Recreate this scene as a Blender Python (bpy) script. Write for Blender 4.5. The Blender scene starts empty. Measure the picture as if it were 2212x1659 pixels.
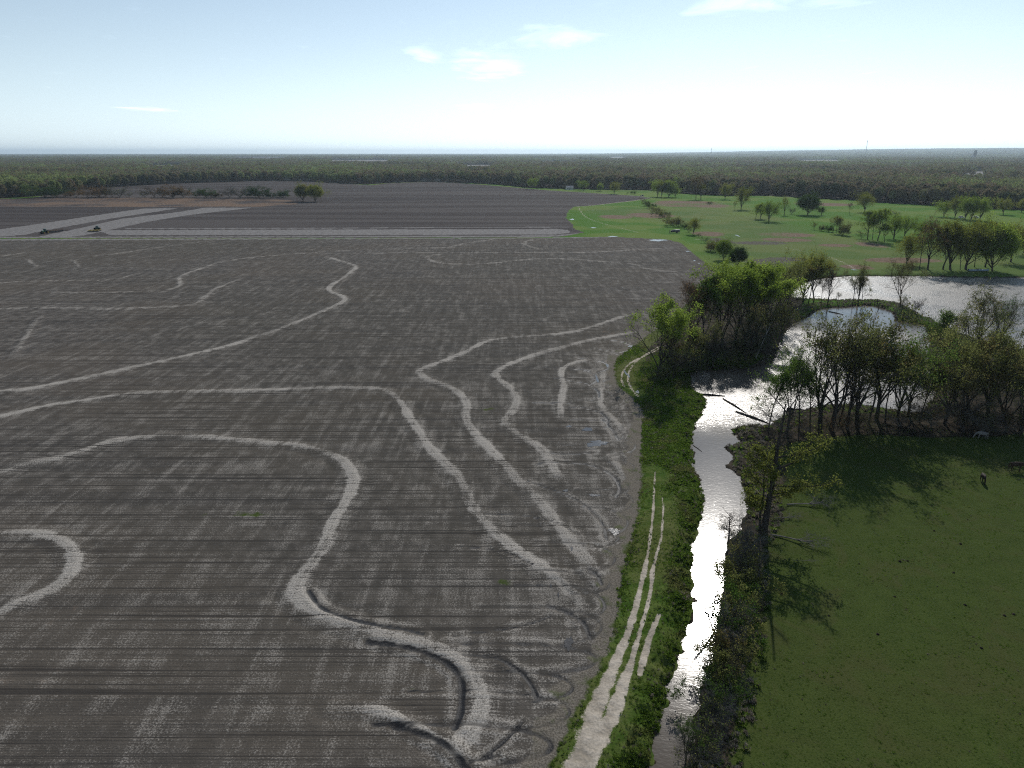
import bpy, math, random
import numpy as np
from mathutils import Vector, Matrix

# ------------------------------------------------------------------ camera
SC = bpy.context.scene
COL = SC.collection
CAM_H = 50.0
PITCH = math.radians(18.0)
cam_d = bpy.data.cameras.new('camera')
cam_d.sensor_width = 36.0
cam_d.lens = 36.0 * 1536.0 / 2212.0
cam_d.clip_start = 1.0
cam_d.clip_end = 90000.0
cam = bpy.data.objects.new('camera', cam_d)
COL.objects.link(cam)
cam.location = (0, 0, CAM_H)
cam.rotation_euler = (math.pi / 2 - PITCH, 0, 0)
SC.camera = cam

# ------------------------------------------------------------------ sky, sun, exposure
SUN_EL = math.radians(34.0)
SUN_AZ = math.radians(18.0)          # to the right of straight ahead (+Y)
SKY_STRENGTH = 0.107
SUN_STRENGTH = 3.2
EXPOSURE = 0.15
HAZE = 4.6e-5

world = bpy.data.worlds.new('World')
SC.world = world
world.use_nodes = True
wt = world.node_tree
for n in list(wt.nodes):
    wt.nodes.remove(n)


def wn(t, **kw):
    n = wt.nodes.new(t)
    for k, v in kw.items():
        setattr(n, k, v)
    return n


def wmath(op, a, b=None, clamp=False):
    n = wn('ShaderNodeMath', operation=op, use_clamp=clamp)
    for i, v in enumerate((a, b)):
        if v is None:
            continue
        if isinstance(v, (int, float)):
            n.inputs[i].default_value = v
        else:
            wt.links.new(v, n.inputs[i])
    return n.outputs[0]


sky = wn('ShaderNodeTexSky', sky_type='NISHITA')
sky.sun_disc = False
sky.sun_elevation = SUN_EL
sky.sun_rotation = SUN_AZ
sky.altitude = 100.0
sky.air_density = 1.0
sky.dust_density = 0.15
sky.ozone_density = 2.0
# thin clouds on a high flat layer: direction -> point on the layer
tc = wn('ShaderNodeTexCoord')
sep = wn('ShaderNodeSeparateXYZ')
wt.links.new(tc.outputs['Generated'], sep.inputs[0])
zc = wmath('MAXIMUM', sep.outputs[2], 0.03)
u = wmath('DIVIDE', sep.outputs[0], zc)
v = wmath('DIVIDE', sep.outputs[1], zc)
comb = wn('ShaderNodeCombineXYZ')
wt.links.new(u, comb.inputs[0])
wt.links.new(v, comb.inputs[1])
noi = wn('ShaderNodeTexNoise')
noi.inputs['Scale'].default_value = 2.4
noi.inputs['Detail'].default_value = 9.0
noi.inputs['Roughness'].default_value = 0.6
noi.inputs['Distortion'].default_value = 0.5
mp = wn('ShaderNodeMapping')
mp.inputs['Location'].default_value = (3.1, 1.7, 0.0)
mp.inputs['Scale'].default_value = (1.0, 0.55, 1.0)
wt.links.new(comb.outputs[0], mp.inputs[0])
wt.links.new(mp.outputs[0], noi.inputs['Vector'])


def cloud(cu, cv, ru, rv):
    a = wmath('DIVIDE', wmath('SUBTRACT', u, cu), ru)
    b = wmath('DIVIDE', wmath('SUBTRACT', v, cv), rv)
    r = wmath('ADD', wmath('MULTIPLY', a, a), wmath('MULTIPLY', b, b))
    return wmath('SUBTRACT', 1.0, r, True)


def sky_uv(px, py):
    x = (px - 1106) / 1536.0
    y = (829.5 - py) / 1536.0
    d = (x, math.cos(PITCH) + y * math.sin(PITCH), -math.sin(PITCH) + y * math.cos(PITCH))
    return d[0] / d[2], d[1] / d[2]


blobs = None
for (px, py, rx, ry) in ((1205, 85, 95, 26), (1055, 145, 85, 34), (925, 122, 40, 18), (1590, 12, 130, 26),
                         (1790, 8, 90, 12), (1030, 231, 40, 7), (320, 236, 60, 5)):
    c0 = sky_uv(px, py)
    c1 = sky_uv(px + rx, py)
    c2 = sky_uv(px, py - ry)
    c3 = sky_uv(px, py + ry)
    m = cloud(c0[0], c0[1], abs(c1[0] - c0[0]) * 1.25, 0.6 * abs(c3[1] - c2[1]) * 1.25)
    blobs = m if blobs is None else wmath('MAXIMUM', blobs, m)
dens = wmath('ADD', wmath('MULTIPLY', blobs, 0.36), noi.outputs[0])
wisp = wn('ShaderNodeMapRange', interpolation_type='SMOOTHSTEP')
wisp.inputs['From Min'].default_value = 0.6
wisp.inputs['From Max'].default_value = 1.02
wisp.inputs['To Max'].default_value = 0.6
wt.links.new(dens, wisp.inputs[0])
# thin high veil: raises the whole sky a little towards white
cl = wn('ShaderNodeVectorMath', operation='SCALE')
wt.links.new(sky.outputs[0], cl.inputs[0])
cl.inputs['Scale'].default_value = 1.15
addw = wn('ShaderNodeMix', data_type='RGBA', blend_type='ADD')
addw.inputs[0].default_value = 1.0
wt.links.new(cl.outputs[0], addw.inputs[6])
addw.inputs[7].default_value = (3.4, 3.3, 3.2, 1)
tint = wn('ShaderNodeMix', data_type='RGBA', blend_type='MULTIPLY')
tint.inputs[0].default_value = 1.0
wt.links.new(sky.outputs[0], tint.inputs[6])
tint.inputs[7].default_value = (0.92, 1.03, 1.10, 1)
# thin high veil: most of the colour of the clear sky is washed towards its own brightness
lum = wn('ShaderNodeRGBToBW')
wt.links.new(sky.outputs[0], lum.inputs[0])
veil = wn('ShaderNodeVectorMath', operation='SCALE')
veil.inputs[0].default_value = (0.85, 1.0, 1.11)
wt.links.new(lum.outputs[0], veil.inputs['Scale'])
wash = wn('ShaderNodeMix', data_type='RGBA')
low = wn('ShaderNodeMapRange')
wt.links.new(sep.outputs[2], low.inputs[0])
low.inputs[1].default_value, low.inputs[2].default_value = 0.0, 0.4
low.inputs[3].default_value, low.inputs[4].default_value = 0.82, 0.42
wt.links.new(low.outputs[0], wash.inputs[0])
wt.links.new(tint.outputs[2], wash.inputs[6])
wt.links.new(veil.outputs[0], wash.inputs[7])
mixc = wn('ShaderNodeMix', data_type='RGBA')
wt.links.new(wisp.outputs[0], mixc.inputs[0])
wt.links.new(wash.outputs[2], mixc.inputs[6])
wt.links.new(addw.outputs[2], mixc.inputs[7])
bg = wn('ShaderNodeBackground')
bg.inputs['Strength'].default_value = SKY_STRENGTH
wt.links.new(mixc.outputs[2], bg.inputs['Color'])
wo = wn('ShaderNodeOutputWorld')
wt.links.new(bg.outputs[0], wo.inputs['Surface'])

sun_d = bpy.data.lights.new('sun', 'SUN')
sun_d.energy = SUN_STRENGTH
sun_d.angle = math.radians(0.53)
sun_d.color = (1.0, 0.955, 0.89)
sun = bpy.data.objects.new('sun', sun_d)
COL.objects.link(sun)
sdir = Vector((math.sin(SUN_AZ) * math.cos(SUN_EL), math.cos(SUN_AZ) * math.cos(SUN_EL), math.sin(SUN_EL)))
sun.rotation_euler = sdir.to_track_quat('Z', 'Y').to_euler()
sun.location = sdir * 300

SC.view_settings.view_transform = 'Standard'
SC.view_settings.look = 'None'
SC.view_settings.exposure = EXPOSURE
SC.view_settings.gamma = 1.0
SC.view_settings.use_curve_mapping = False
SC.cycles.use_denoising = False
SC.cycles.pixel_filter_type = 'BLACKMAN_HARRIS'
SC.cycles.filter_width = 1.15
SC.cycles.use_adaptive_sampling = True
SC.cycles.adaptive_threshold = 0.01
SC.cycles.max_bounces = 6
SC.cycles.diffuse_bounces = 2
SC.cycles.glossy_bounces = 3
SC.cycles.transmission_bounces = 4
SC.cycles.transparent_max_bounces = 4
SC.cycles.volume_bounces = 0
SC.cycles.sample_clamp_indirect = 4.0

RNG = np.random.default_rng(7)


# ------------------------------------------------------------------ plan of the place
def G(px, py, z=0.0):
    """point of the ground plane seen at a picture point of the survey (2212 x 1659)"""
    x = (px - 1106.0) / 1536.0
    y = (829.5 - py) / 1536.0
    dx, dy, dz = x, math.cos(PITCH) + y * math.sin(PITCH), -math.sin(PITCH) + y * math.cos(PITCH)
    t = (z - CAM_H) / dz
    return (dx * t, dy * t)


def depth_at(px, py, z=0.0):
    x, y = G(px, py, z)
    return y * math.cos(PITCH) + (CAM_H - z) * math.sin(PITCH)


def height_of(px, py, top):
    """true height of an upright thing whose foot and top were surveyed at rows py and top"""
    x, y = G(px, py)
    yy = (829.5 - top) / 1536.0
    dy, dz = math.cos(PITCH) + yy * math.sin(PITCH), -math.sin(PITCH) + yy * math.cos(PITCH)
    return CAM_H + dz * (y / dy)


def W(pts, z=0.0):
    return np.array([G(a, b, z) for a, b in pts])


def smooth_line(pts, n=5):
    p = np.asarray(pts, float)
    if len(p) < 3:
        return p
    q = np.vstack([2 * p[0] - p[1], p, 2 * p[-1] - p[-2]])
    out = []
    for i in range(1, len(q) - 2):
        a, b, c, d = q[i - 1], q[i], q[i + 1], q[i + 2]
        for k in range(n):
            t = k / n
            out.append(0.5 * (2 * b + (c - a) * t + (2 * a - 5 * b + 4 * c - d) * t * t + (3 * b - a - 3 * c + d) * t ** 3))
    out.append(p[-1])
    return np.array(out)


# ------------------------------------------------------------------ mesh helpers
def link(o, parent=None):
    COL.objects.link(o)
    if parent is not None:
        o.parent = parent
    return o


def mesh_np(name, verts, quads=None, tris=None, mats=(), smooth=False, mat_idx=None):
    me = bpy.data.meshes.new(name)
    verts = np.ascontiguousarray(verts, dtype=np.float32)
    loops = []
    starts = []
    tot = 0
    if quads is not None and len(quads):
        loops.append(np.asarray(quads, np.int32).ravel())
        starts.append(np.arange(len(quads), dtype=np.int32) * 4)
        tot = len(quads) * 4
    if tris is not None and len(tris):
        loops.append(np.asarray(tris, np.int32).ravel())
        starts.append(tot + np.arange(len(tris), dtype=np.int32) * 3)
    loops = np.concatenate(loops)
    starts = np.concatenate(starts)
    me.vertices.add(len(verts))
    me.vertices.foreach_set('co', verts.ravel())
    me.loops.add(len(loops))
    me.loops.foreach_set('vertex_index', loops)
    me.polygons.add(len(starts))
    me.polygons.foreach_set('loop_start', starts)
    for m in mats:
        me.materials.append(m)
    if mat_idx is not None:
        me.polygons.foreach_set('material_index', np.asarray(mat_idx, np.int32))
    me.update(calc_edges=True)
    me.polygons.foreach_set('use_smooth', np.full(len(starts), smooth, dtype=bool))
    return me


class MB:
    """collects boxes, bars, cylinders and loose quads; build() links them as one mesh"""

    def __init__(self):
        self.v, self.f = [], []

    def add(self, vs, fs):
        b = len(self.v)
        self.v += [tuple(p) for p in vs]
        self.f += [tuple(b + i for i in f) for f in fs]
        return self

    def box(self, c, s, rz=0.0, taper=1.0):
        x, y, z = s[0] / 2, s[1] / 2, s[2] / 2
        vs = []
        for k, t in ((-1, 1.0), (1, taper)):
            for sx, sy in ((-1, -1), (1, -1), (1, 1), (-1, 1)):
                px, py = sx * x * t, sy * y * t
                vs.append((c[0] + px * math.cos(rz) - py * math.sin(rz), c[1] + px * math.sin(rz) + py * math.cos(rz), c[2] + k * z))
        return self.add(vs, [(3, 2, 1, 0), (4, 5, 6, 7), (0, 1, 5, 4), (1, 2, 6, 5), (2, 3, 7, 6), (3, 0, 4, 7)])

    def tube(self, pts, rad, n=6, caps=True):
        pts = [Vector(p) for p in pts]
        rad = rad if hasattr(rad, '__len__') else [rad] * len(pts)
        rings = []
        for i, p in enumerate(pts):
            d = (pts[min(i + 1, len(pts) - 1)] - pts[max(i - 1, 0)]).normalized()
            a = d.cross(Vector((0, 0, 1)))
            if a.length < 1e-3:
                a = Vector((1, 0, 0))
            a.normalize()
            b = d.cross(a)
            rings.append([p + (a * math.cos(t) + b * math.sin(t)) * rad[i] for t in [2 * math.pi * k / n for k in range(n)]])
        vs = [q for r in rings for q in r]
        fs = []
        for i in range(len(pts) - 1):
            for k in range(n):
                fs.append((i * n + k, i * n + (k + 1) % n, (i + 1) * n + (k + 1) % n, (i + 1) * n + k))
        if caps:
            fs.append(tuple(range(n - 1, -1, -1)))
            fs.append(tuple((len(pts) - 1) * n + k for k in range(n)))
        return self.add(vs, fs)

    def prism(self, prof, x0, x1):
        """profile of (y, z) points swept along x"""
        n = len(prof)
        vs = [(x0, a, b) for a, b in prof] + [(x1, a, b) for a, b in prof]
        fs = [tuple(range(n - 1, -1, -1)), tuple(range(n, 2 * n))]
        fs += [(k, (k + 1) % n, n + (k + 1) % n, n + k) for k in range(n)]
        return self.add(vs, fs)

    def mesh(self, name, mat, smooth=False):
        me = bpy.data.meshes.new(name)
        me.from_pydata(self.v, [], self.f)
        me.materials.append(mat)
        me.update()
        if smooth:
            me.polygons.foreach_set('use_smooth', [True] * len(me.polygons))
        return me

    def build(self, name, mat, parent=None, smooth=False):
        return link(bpy.data.objects.new(name, self.mesh(name, mat, smooth)), parent)


def tag(o, label=None, cat=None, group=None, kind=None):
    if label:
        o['label'] = label
    if cat:
        o['category'] = cat
    if group:
        o['group'] = group
    if kind:
        o['kind'] = kind
    return o


def empty(name, loc, rz=0.0, scale=1.0):
    o = bpy.data.objects.new(name, None)
    o.empty_display_size = 0.5
    COL.objects.link(o)
    o.location = loc
    o.rotation_euler = (0, 0, rz)
    o.scale = (scale,) * 3
    return o


# ------------------------------------------------------------------ materials
class NT:
    def __init__(self, name):
        self.m = bpy.data.materials.new(name)
        self.m.use_nodes = True
        self.t = self.m.node_tree
        for n in list(self.t.nodes):
            self.t.nodes.remove(n)
        self.out = self.n('ShaderNodeOutputMaterial')

    def n(self, t, **kw):
        n = self.t.nodes.new(t)
        for k, v in kw.items():
            setattr(n, k, v)
        return n

    def put(self, v, sock):
        if v is None:
            return
        if hasattr(v, 'is_output') or hasattr(v, 'links'):
            self.t.links.new(v, sock)
        elif isinstance(v, (tuple, list)) and len(v) == 3 and sock.type == 'RGBA':
            sock.default_value = (*v, 1)
        else:
            sock.default_value = v

    def math(self, op, a, b=None, c=None, clamp=False):
        n = self.n('ShaderNodeMath', operation=op, use_clamp=clamp)
        for i, q in enumerate((a, b, c)):
            self.put(q, n.inputs[i])
        return n.outputs[0]

    def mix(self, f, a, b, mode='MIX'):
        n = self.n('ShaderNodeMix', data_type='RGBA', blend_type=mode)
        self.put(f, n.inputs[0])
        self.put(a, n.inputs[6])
        self.put(b, n.inputs[7])
        return n.outputs[2]

    def ramp(self, f, a, b, lo=0.0, hi=1.0, smooth=True):
        n = self.n('ShaderNodeMapRange', interpolation_type='SMOOTHSTEP' if smooth else 'LINEAR')
        self.put(f, n.inputs[0])
        n.inputs[1].default_value = a
        n.inputs[2].default_value = b
        n.inputs[3].default_value = lo
        n.inputs[4].default_value = hi
        return n.outputs[0]

    def noise(self, vec, scale, detail=3.0, rough=0.55, dist=0.0, dim='3D'):
        n = self.n('ShaderNodeTexNoise', noise_dimensions=dim)
        self.put(vec, n.inputs['Vector'])
        n.inputs['Scale'].default_value = scale
        n.inputs['Detail'].default_value = detail
        n.inputs['Roughness'].default_value = rough
        n.inputs['Distortion'].default_value = dist
        return n.outputs[0]

    def mapping(self, vec, scale=(1, 1, 1), rot=(0, 0, 0), loc=(0, 0, 0)):
        n = self.n('ShaderNodeMapping')
        self.put(vec, n.inputs[0])
        n.inputs['Scale'].default_value = scale
        n.inputs['Rotation'].default_value = rot
        n.inputs['Location'].default_value = loc
        return n.outputs[0]

    def attr(self, name):
        n = self.n('ShaderNodeAttribute', attribute_name=name)
        s = self.n('ShaderNodeSeparateColor')
        self.t.links.new(n.outputs['Color'], s.inputs[0])
        return s.outputs[0], s.outputs[1], s.outputs[2], n.outputs['Alpha']

    def bump(self, h, strength, distance, normal=None):
        n = self.n('ShaderNodeBump')
        self.put(h, n.inputs['Height'])
        n.inputs['Strength'].default_value = strength
        n.inputs['Distance'].default_value = distance
        self.put(normal, n.inputs['Normal'])
        return n.outputs[0]

    def principled(self, col, rough=0.9, spec=0.2, normal=None, metallic=0.0):
        p = self.n('ShaderNodeBsdfPrincipled')
        self.put(col, p.inputs['Base Color'])
        self.put(rough, p.inputs['Roughness'])
        self.put(spec, p.inputs['Specular IOR Level'])
        self.put(metallic, p.inputs['Metallic'])
        self.put(normal, p.inputs['Normal'])
        return p

    def done(self, shader):
        self.t.links.new(shader.outputs[0] if hasattr(shader, 'outputs') else shader, self.out.inputs[0])
        return self.m


def paint(name, col, rough=0.5, spec=0.4, metallic=0.0, vary=0.15, scale=2.0):
    t = NT(name)
    geo = t.n('ShaderNodeTexCoord')
    nz = t.noise(geo.outputs['Object'], scale, 4.0)
    f = t.ramp(nz, 0.3, 0.7, 1 - vary, 1 + vary)
    sc = t.n('ShaderNodeVectorMath', operation='SCALE')
    sc.inputs[0].default_value = col
    t.t.links.new(f, sc.inputs['Scale'])
    return t.done(t.principled(sc.outputs[0], rough, spec, metallic=metallic))


def ground_material():
    t = NT('ground')
    P = t.n('ShaderNodeNewGeometry').outputs['Position']
    pale, green, dead, nb = t.attr('mask_a')
    track, row, wet, nxl = t.attr('mask_b')
    till, red, lush, tl = t.attr('mask_c')
    far, wood, strip, turn = t.attr('mask_d')
    nf = t.noise(P, 5.0, 2.0, 0.85, dim='2D')
    nm = t.noise(P, 0.42, 3.0, 0.62, dim='2D')
    # drilled rows, left to right across the field, uneven along their length
    r1 = t.noise(t.mapping(P, (0.014, 1.9, 1), (0, 0, math.radians(-1.2))), 1.0, 2.5, 0.72, dim='2D')
    r2 = t.noise(t.mapping(P, (0.012, 0.20, 1), (0, 0, math.radians(-1.2))), 1.0, 2.0, 0.6, dim='2D')
    # residue streaks from the old harvest, away from the viewer
    s1 = t.noise(t.mapping(P, (0.62, 0.04, 1), (0, 0, math.radians(7))), 1.0, 2.5, 0.7, 0.3, dim='2D')
    s2 = t.noise(t.mapping(P, (0.30, 0.13, 1), (0, 0, math.radians(7))), 1.0, 2.0, 0.65, dim='2D')
    straight = t.math('MULTIPLY', row, t.math('SUBTRACT', 1.0, t.math('MULTIPLY', turn, 0.75)))
    chm = t.math('MULTIPLY', row, turn)
    dk = t.math('MULTIPLY', t.ramp(r1, 0.56, 0.68, 0, 1.0), straight)
    # bare soil, browner on the slow swells
    soil = t.mix(t.ramp(nm, 0.3, 0.72), (0.074, 0.066, 0.057), (0.124, 0.110, 0.095))
    soil = t.mix(t.ramp(nb, 0.35, 0.72, 0, 0.7), soil, (0.100, 0.084, 0.067))
    soil = t.mix(t.math('MULTIPLY', t.ramp(nxl, 0.45, 0.7, 0, 0.4), row), soil, (0.070, 0.064, 0.050))
    soil = t.mix(t.math('MULTIPLY', dk, 0.62), soil, (0.028, 0.026, 0.025))
    soil = t.mix(t.math('MULTIPLY', row, t.ramp(nf, 0.42, 0.25, 0, 0.65)), soil, (0.034, 0.031, 0.028))
    soil = t.mix(t.math('MULTIPLY', t.ramp(r2, 0.5, 0.72, 0, 0.35), row), soil, (0.042, 0.040, 0.038))
    # pale straw and dried crumbs: flecks that crowd together on streaks and on the levee crowns
    dn = t.math('ADD', t.math('MULTIPLY', s1, 0.55), t.math('ADD', t.math('MULTIPLY', s2, 0.5), t.math('MULTIPLY', nm, 0.25)))
    dn = t.math('SUBTRACT', dn, 0.65)
    dn = t.math('ADD', t.math('MULTIPLY', dn, 0.66), t.math('ADD', t.math('MULTIPLY', pale, 0.31), t.math('MULTIPLY', chm, 0.04)))
    fl = t.math('ADD', t.math('ADD', t.math('MULTIPLY', nf, 0.62), t.math('MULTIPLY', r1, -0.38)), t.math('ADD', 0.38, t.math('SUBTRACT', dn, t.math('MULTIPLY', dk, 0.12))))
    fleck = t.math('MULTIPLY', t.ramp(fl, 0.50, 0.74), row)
    palec = t.mix(t.ramp(nf, 0.34, 0.68), (0.235, 0.213, 0.182), (0.47, 0.43, 0.375))
    soil = t.mix(t.math('MULTIPLY', fleck, t.math('ADD', 0.5, t.math('MULTIPLY', pale, 0.5))), soil, palec)
    # freshly tilled far field
    tilled = t.mix(t.ramp(tl, 0.35, 0.68), (0.058, 0.049, 0.046), (0.092, 0.080, 0.074))
    soil = t.mix(till, soil, tilled)
    stc = t.mix(t.ramp(nm, 0.3, 0.75), (0.16, 0.15, 0.14), (0.27, 0.25, 0.235))
    col = t.mix(t.ramp(t.math('ADD', strip, t.math('MULTIPLY', t.math('SUBTRACT', nm, 0.5), 0.5)), 0.4, 0.6), soil, stc)
    # dead grass at the field margin, reddish sedge
    deadc = t.mix(t.ramp(nf, 0.32, 0.7), (0.090, 0.078, 0.060), (0.215, 0.190, 0.155))
    deadc = t.mix(t.ramp(nm, 0.54, 0.74, 0, 0.6), deadc, (0.062, 0.088, 0.022))
    dj = t.math('ADD', dead, t.math('MULTIPLY', t.math('SUBTRACT', nm, 0.5), 0.9))
    col = t.mix(t.ramp(dj, 0.35, 0.65), col, deadc)
    # grass
    ga = t.mix(t.ramp(nm, 0.30, 0.70), (0.034, 0.058, 0.011), (0.058, 0.086, 0.018))
    ga = t.mix(t.ramp(nb, 0.50, 0.70, 0, 0.45), ga, (0.060, 0.060, 0.020))
    ga = t.mix(t.ramp(nxl, 0.40, 0.62, 0, 0.5), ga, (0.040, 0.062, 0.013))
    gl = t.mix(t.ramp(nm, 0.34, 0.66), (0.045, 0.088, 0.012), (0.088, 0.140, 0.022))
    gl = t.mix(t.ramp(nb, 0.52, 0.68, 0, 0.8), gl, (0.095, 0.105, 0.030))
    gfar = t.mix(t.ramp(nb, 0.40, 0.62), (0.064, 0.155, 0.012), (0.120, 0.182, 0.030))
    gfar = t.mix(t.ramp(nxl, 0.54, 0.74, 0, 0.35), gfar, (0.13, 0.115, 0.065))
    ga = t.mix(t.ramp(nf, 0.40, 0.72, 0, 0.7), ga, (0.088, 0.104, 0.032))
    ga = t.mix(t.ramp(t.noise(P, 0.16, 3.0, 0.65, 0.6, dim='2D'), 0.48, 0.70, 0, 0.5), ga, (0.070, 0.072, 0.026))
    ga = t.mix(t.ramp(nf, 0.44, 0.26, 0, 0.75), ga, (0.012, 0.018, 0.005))
    gl = t.mix(t.math('MULTIPLY', t.ramp(nb, 0.38, 0.6, 0.15, 0.75), t.ramp(nm, 0.3, 0.7)), gl, (0.105, 0.112, 0.040))
    gr = t.mix(lush, ga, gl)
    gr = t.mix(far, gr, gfar)  # distant grass brighter: its sunlit glow at a shallow view is put into colour
    gr = t.mix(t.ramp(nf, 0.45, 0.75, 0, 0.45), gr, t.mix(0.5, gr, (0.012, 0.018, 0.006)))
    gj = t.math('ADD', green, t.math('MULTIPLY', t.math('SUBTRACT', nm, 0.5), 0.8))
    col = t.mix(t.ramp(gj, 0.40, 0.60), col, gr)
    redc = t.mix(t.ramp(nm, 0.3, 0.7), (0.13, 0.085, 0.058), (0.21, 0.145, 0.10))
    rj = t.math('ADD', red, t.math('MULTIPLY', t.math('SUBTRACT', t.math('ADD', t.math('MULTIPLY', nb, 0.6), t.math('MULTIPLY', nm, 0.5)), 0.55), 1.5))
    col = t.mix(t.ramp(rj, 0.35, 0.72), col, redc)
    # woodland floor
    wc = t.mix(t.ramp(nm, 0.3, 0.7), (0.022, 0.020, 0.014), (0.062, 0.050, 0.036))
    wj = t.math('ADD', wood, t.math('MULTIPLY', t.math('SUBTRACT', nm, 0.5), 0.8))
    col = t.mix(t.ramp(wj, 0.38, 0.62), col, wc)
    # bare track
    tj = t.math('ADD', track, t.math('MULTIPLY', t.math('SUBTRACT', t.math('ADD', t.math('MULTIPLY', nf, 0.55), t.math('MULTIPLY', nm, 0.45)), 0.5), 1.25))
    tcol = t.mix(t.ramp(t.math('ADD', t.math('MULTIPLY', nf, 0.4), t.math('MULTIPLY', nm, 0.6)), 0.35, 0.68), (0.29, 0.25, 0.195), (0.52, 0.455, 0.37))
    col = t.mix(t.ramp(tj, 0.36, 0.66), col, tcol)
    # wet ruts
    wj2 = t.ramp(t.math('ADD', wet, t.math('MULTIPLY', t.math('SUBTRACT', nf, 0.5), 0.5)), 0.3, 0.75)
    col = t.mix(wj2, col, (0.022, 0.021, 0.021))
    rough = t.math('SUBTRACT', 0.92, t.math('MULTIPLY', wj2, 0.45))
    # relief
    h = t.math('ADD', t.math('MULTIPLY', t.math('SUBTRACT', 0.5, r1), t.math('MULTIPLY', straight, 0.38)), t.math('MULTIPLY', nf, t.math('SUBTRACT', 0.16, t.math('MULTIPLY', track, 0.1))))
    h = t.math('ADD', h, t.math('MULTIPLY', nm, t.math('ADD', 0.3, t.math('ADD', t.math('MULTIPLY', chm, 0.25), t.math('MULTIPLY', lush, 0.8)))))
    nrm = t.bump(h, 0.8, 0.32)
    return t.done(t.principled(col, rough, t.math('ADD', 0.02, t.math('MULTIPLY', wj2, 0.07)), nrm))


def water_material(name, base, rough, waves, calm, calm_creek=False):
    t = NT(name)
    P = t.n('ShaderNodeNewGeometry').outputs['Position']
    a = t.noise(t.mapping(P, (0.9, 1.7, 1)), 1.0, 3.0, 0.6, 0.4)
    b = t.noise(t.mapping(P, (2.2, 4.4, 1), (0, 0, 0.3)), 1.0, 2.0, 0.6)
    c = t.noise(P, 0.06, 3.0, 0.6)
    h = t.math('ADD', t.math('MULTIPLY', a, 0.55), t.math('MULTIPLY', b, 0.45))
    h = t.math('MULTIPLY', h, t.ramp(c, 0.36, 0.58, calm, 1.0))
    rg = t.ramp(c, 0.38, 0.58, rough * (0.3 + 0.5 * calm), rough)
    if calm_creek:
        # the wind does not reach down into the channel: it smooths out away from the open bay
        s_ = t.n('ShaderNodeSeparateXYZ')
        t.put(P, s_.inputs[0])
        op = t.ramp(s_.outputs[1], G(1560, 960, -0.85)[1], G(1560, 845, -0.85)[1])
        lee = t.ramp(s_.outputs[1], G(1850, 742, -0.85)[1], G(1850, 694, -0.85)[1])
        op = t.math('MULTIPLY', op, t.math('SUBTRACT', 1.0, t.math('MULTIPLY', lee, 0.85)))
        h = t.math('MULTIPLY', h, t.math('ADD', 0.09, t.math('MULTIPLY', op, 0.91)))
        rg = t.math('ADD', 0.125, t.math('MULTIPLY', op, t.math('SUBTRACT', rg, 0.125)))
    nrm = t.bump(h, 1.0, waves)
    p = t.principled(base, rg, 0.5, nrm)
    p.inputs['IOR'].default_value = 1.333
    return t.done(p)


def leaf_material(name, c0, c1, trans=0.5, c2=None):
    t = NT(name)
    oi = t.n('ShaderNodeObjectInfo')
    P = t.n('ShaderNodeNewGeometry').outputs['Position']
    nz = t.noise(P, 0.55, 2.0, 0.6)
    f = t.math('ADD', t.math('MULTIPLY', nz, 1.3), t.math('MULTIPLY', t.math('SUBTRACT', oi.outputs['Random'], 0.5), 0.7))
    col = t.mix(t.ramp(f, 0.3, 1.0), c0, c1)
    if c2:
        col = t.mix(t.ramp(t.noise(P, 0.17, 2.0), 0.5, 0.68, 0, 0.8), col, c2)
    d = t.n('ShaderNodeBsdfDiffuse')
    t.put(col, d.inputs[0])
    tr = t.n('ShaderNodeBsdfTranslucent')
    t.put(col, tr.inputs[0])
    m = t.n('ShaderNodeMixShader')
    m.inputs[0].default_value = trans
    t.t.links.new(d.outputs[0], m.inputs[1])
    t.t.links.new(tr.outputs[0], m.inputs[2])
    return t.done(m)


def forest_leaf_material():
    t = NT('forest_leaves')
    oi = t.n('ShaderNodeObjectInfo')
    tn = t.n('ShaderNodeAttribute', attribute_name='tint').outputs['Fac']
    P = t.n('ShaderNodeNewGeometry').outputs['Position']
    big = t.noise(t.mapping(P, (1, 0.55, 1)), 0.0032, 3.0, 0.6)
    f = t.math('FRACT', t.math('ADD', tn, oi.outputs['Random']))
    f2 = t.math('ADD', t.math('MULTIPLY', f, 0.75), t.math('MULTIPLY', t.math('SUBTRACT', big, 0.46), 2.6))
    r = t.n('ShaderNodeValToRGB')
    t.put(f2, r.inputs[0])
    el = r.color_ramp.elements
    el[0].position, el[0].color = 0.0, (0.080, 0.095, 0.048, 1)
    el[1].position, el[1].color = 1.0, (0.26, 0.31, 0.11, 1)
    for p, c in ((0.18, (0.20, 0.150, 0.100, 1)), (0.4, (0.205, 0.175, 0.095, 1)), (0.62, (0.175, 0.190, 0.080, 1)), (0.8, (0.22, 0.25, 0.095, 1))):
        e = el.new(p)
        e.color = c
    d = t.n('ShaderNodeBsdfDiffuse')
    t.put(r.outputs[0], d.inputs[0])
    tr = t.n('ShaderNodeBsdfTranslucent')
    t.put(r.outputs[0], tr.inputs[0])
    m = t.n('ShaderNodeMixShader')
    m.inputs[0].default_value = 0.3
    t.t.links.new(d.outputs[0], m.inputs[1])
    t.t.links.new(tr.outputs[0], m.inputs[2])
    return t.done(m)


def bark_material(name, a, b):
    t = NT(name)
    tcd = t.n('ShaderNodeTexCoord')
    nz = t.noise(t.mapping(tcd.outputs['Object'], (4, 4, 0.8)), 1.0, 4.0, 0.65)
    return t.done(t.principled(t.mix(t.ramp(nz, 0.3, 0.7), a, b), 0.95, 0.1))


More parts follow.
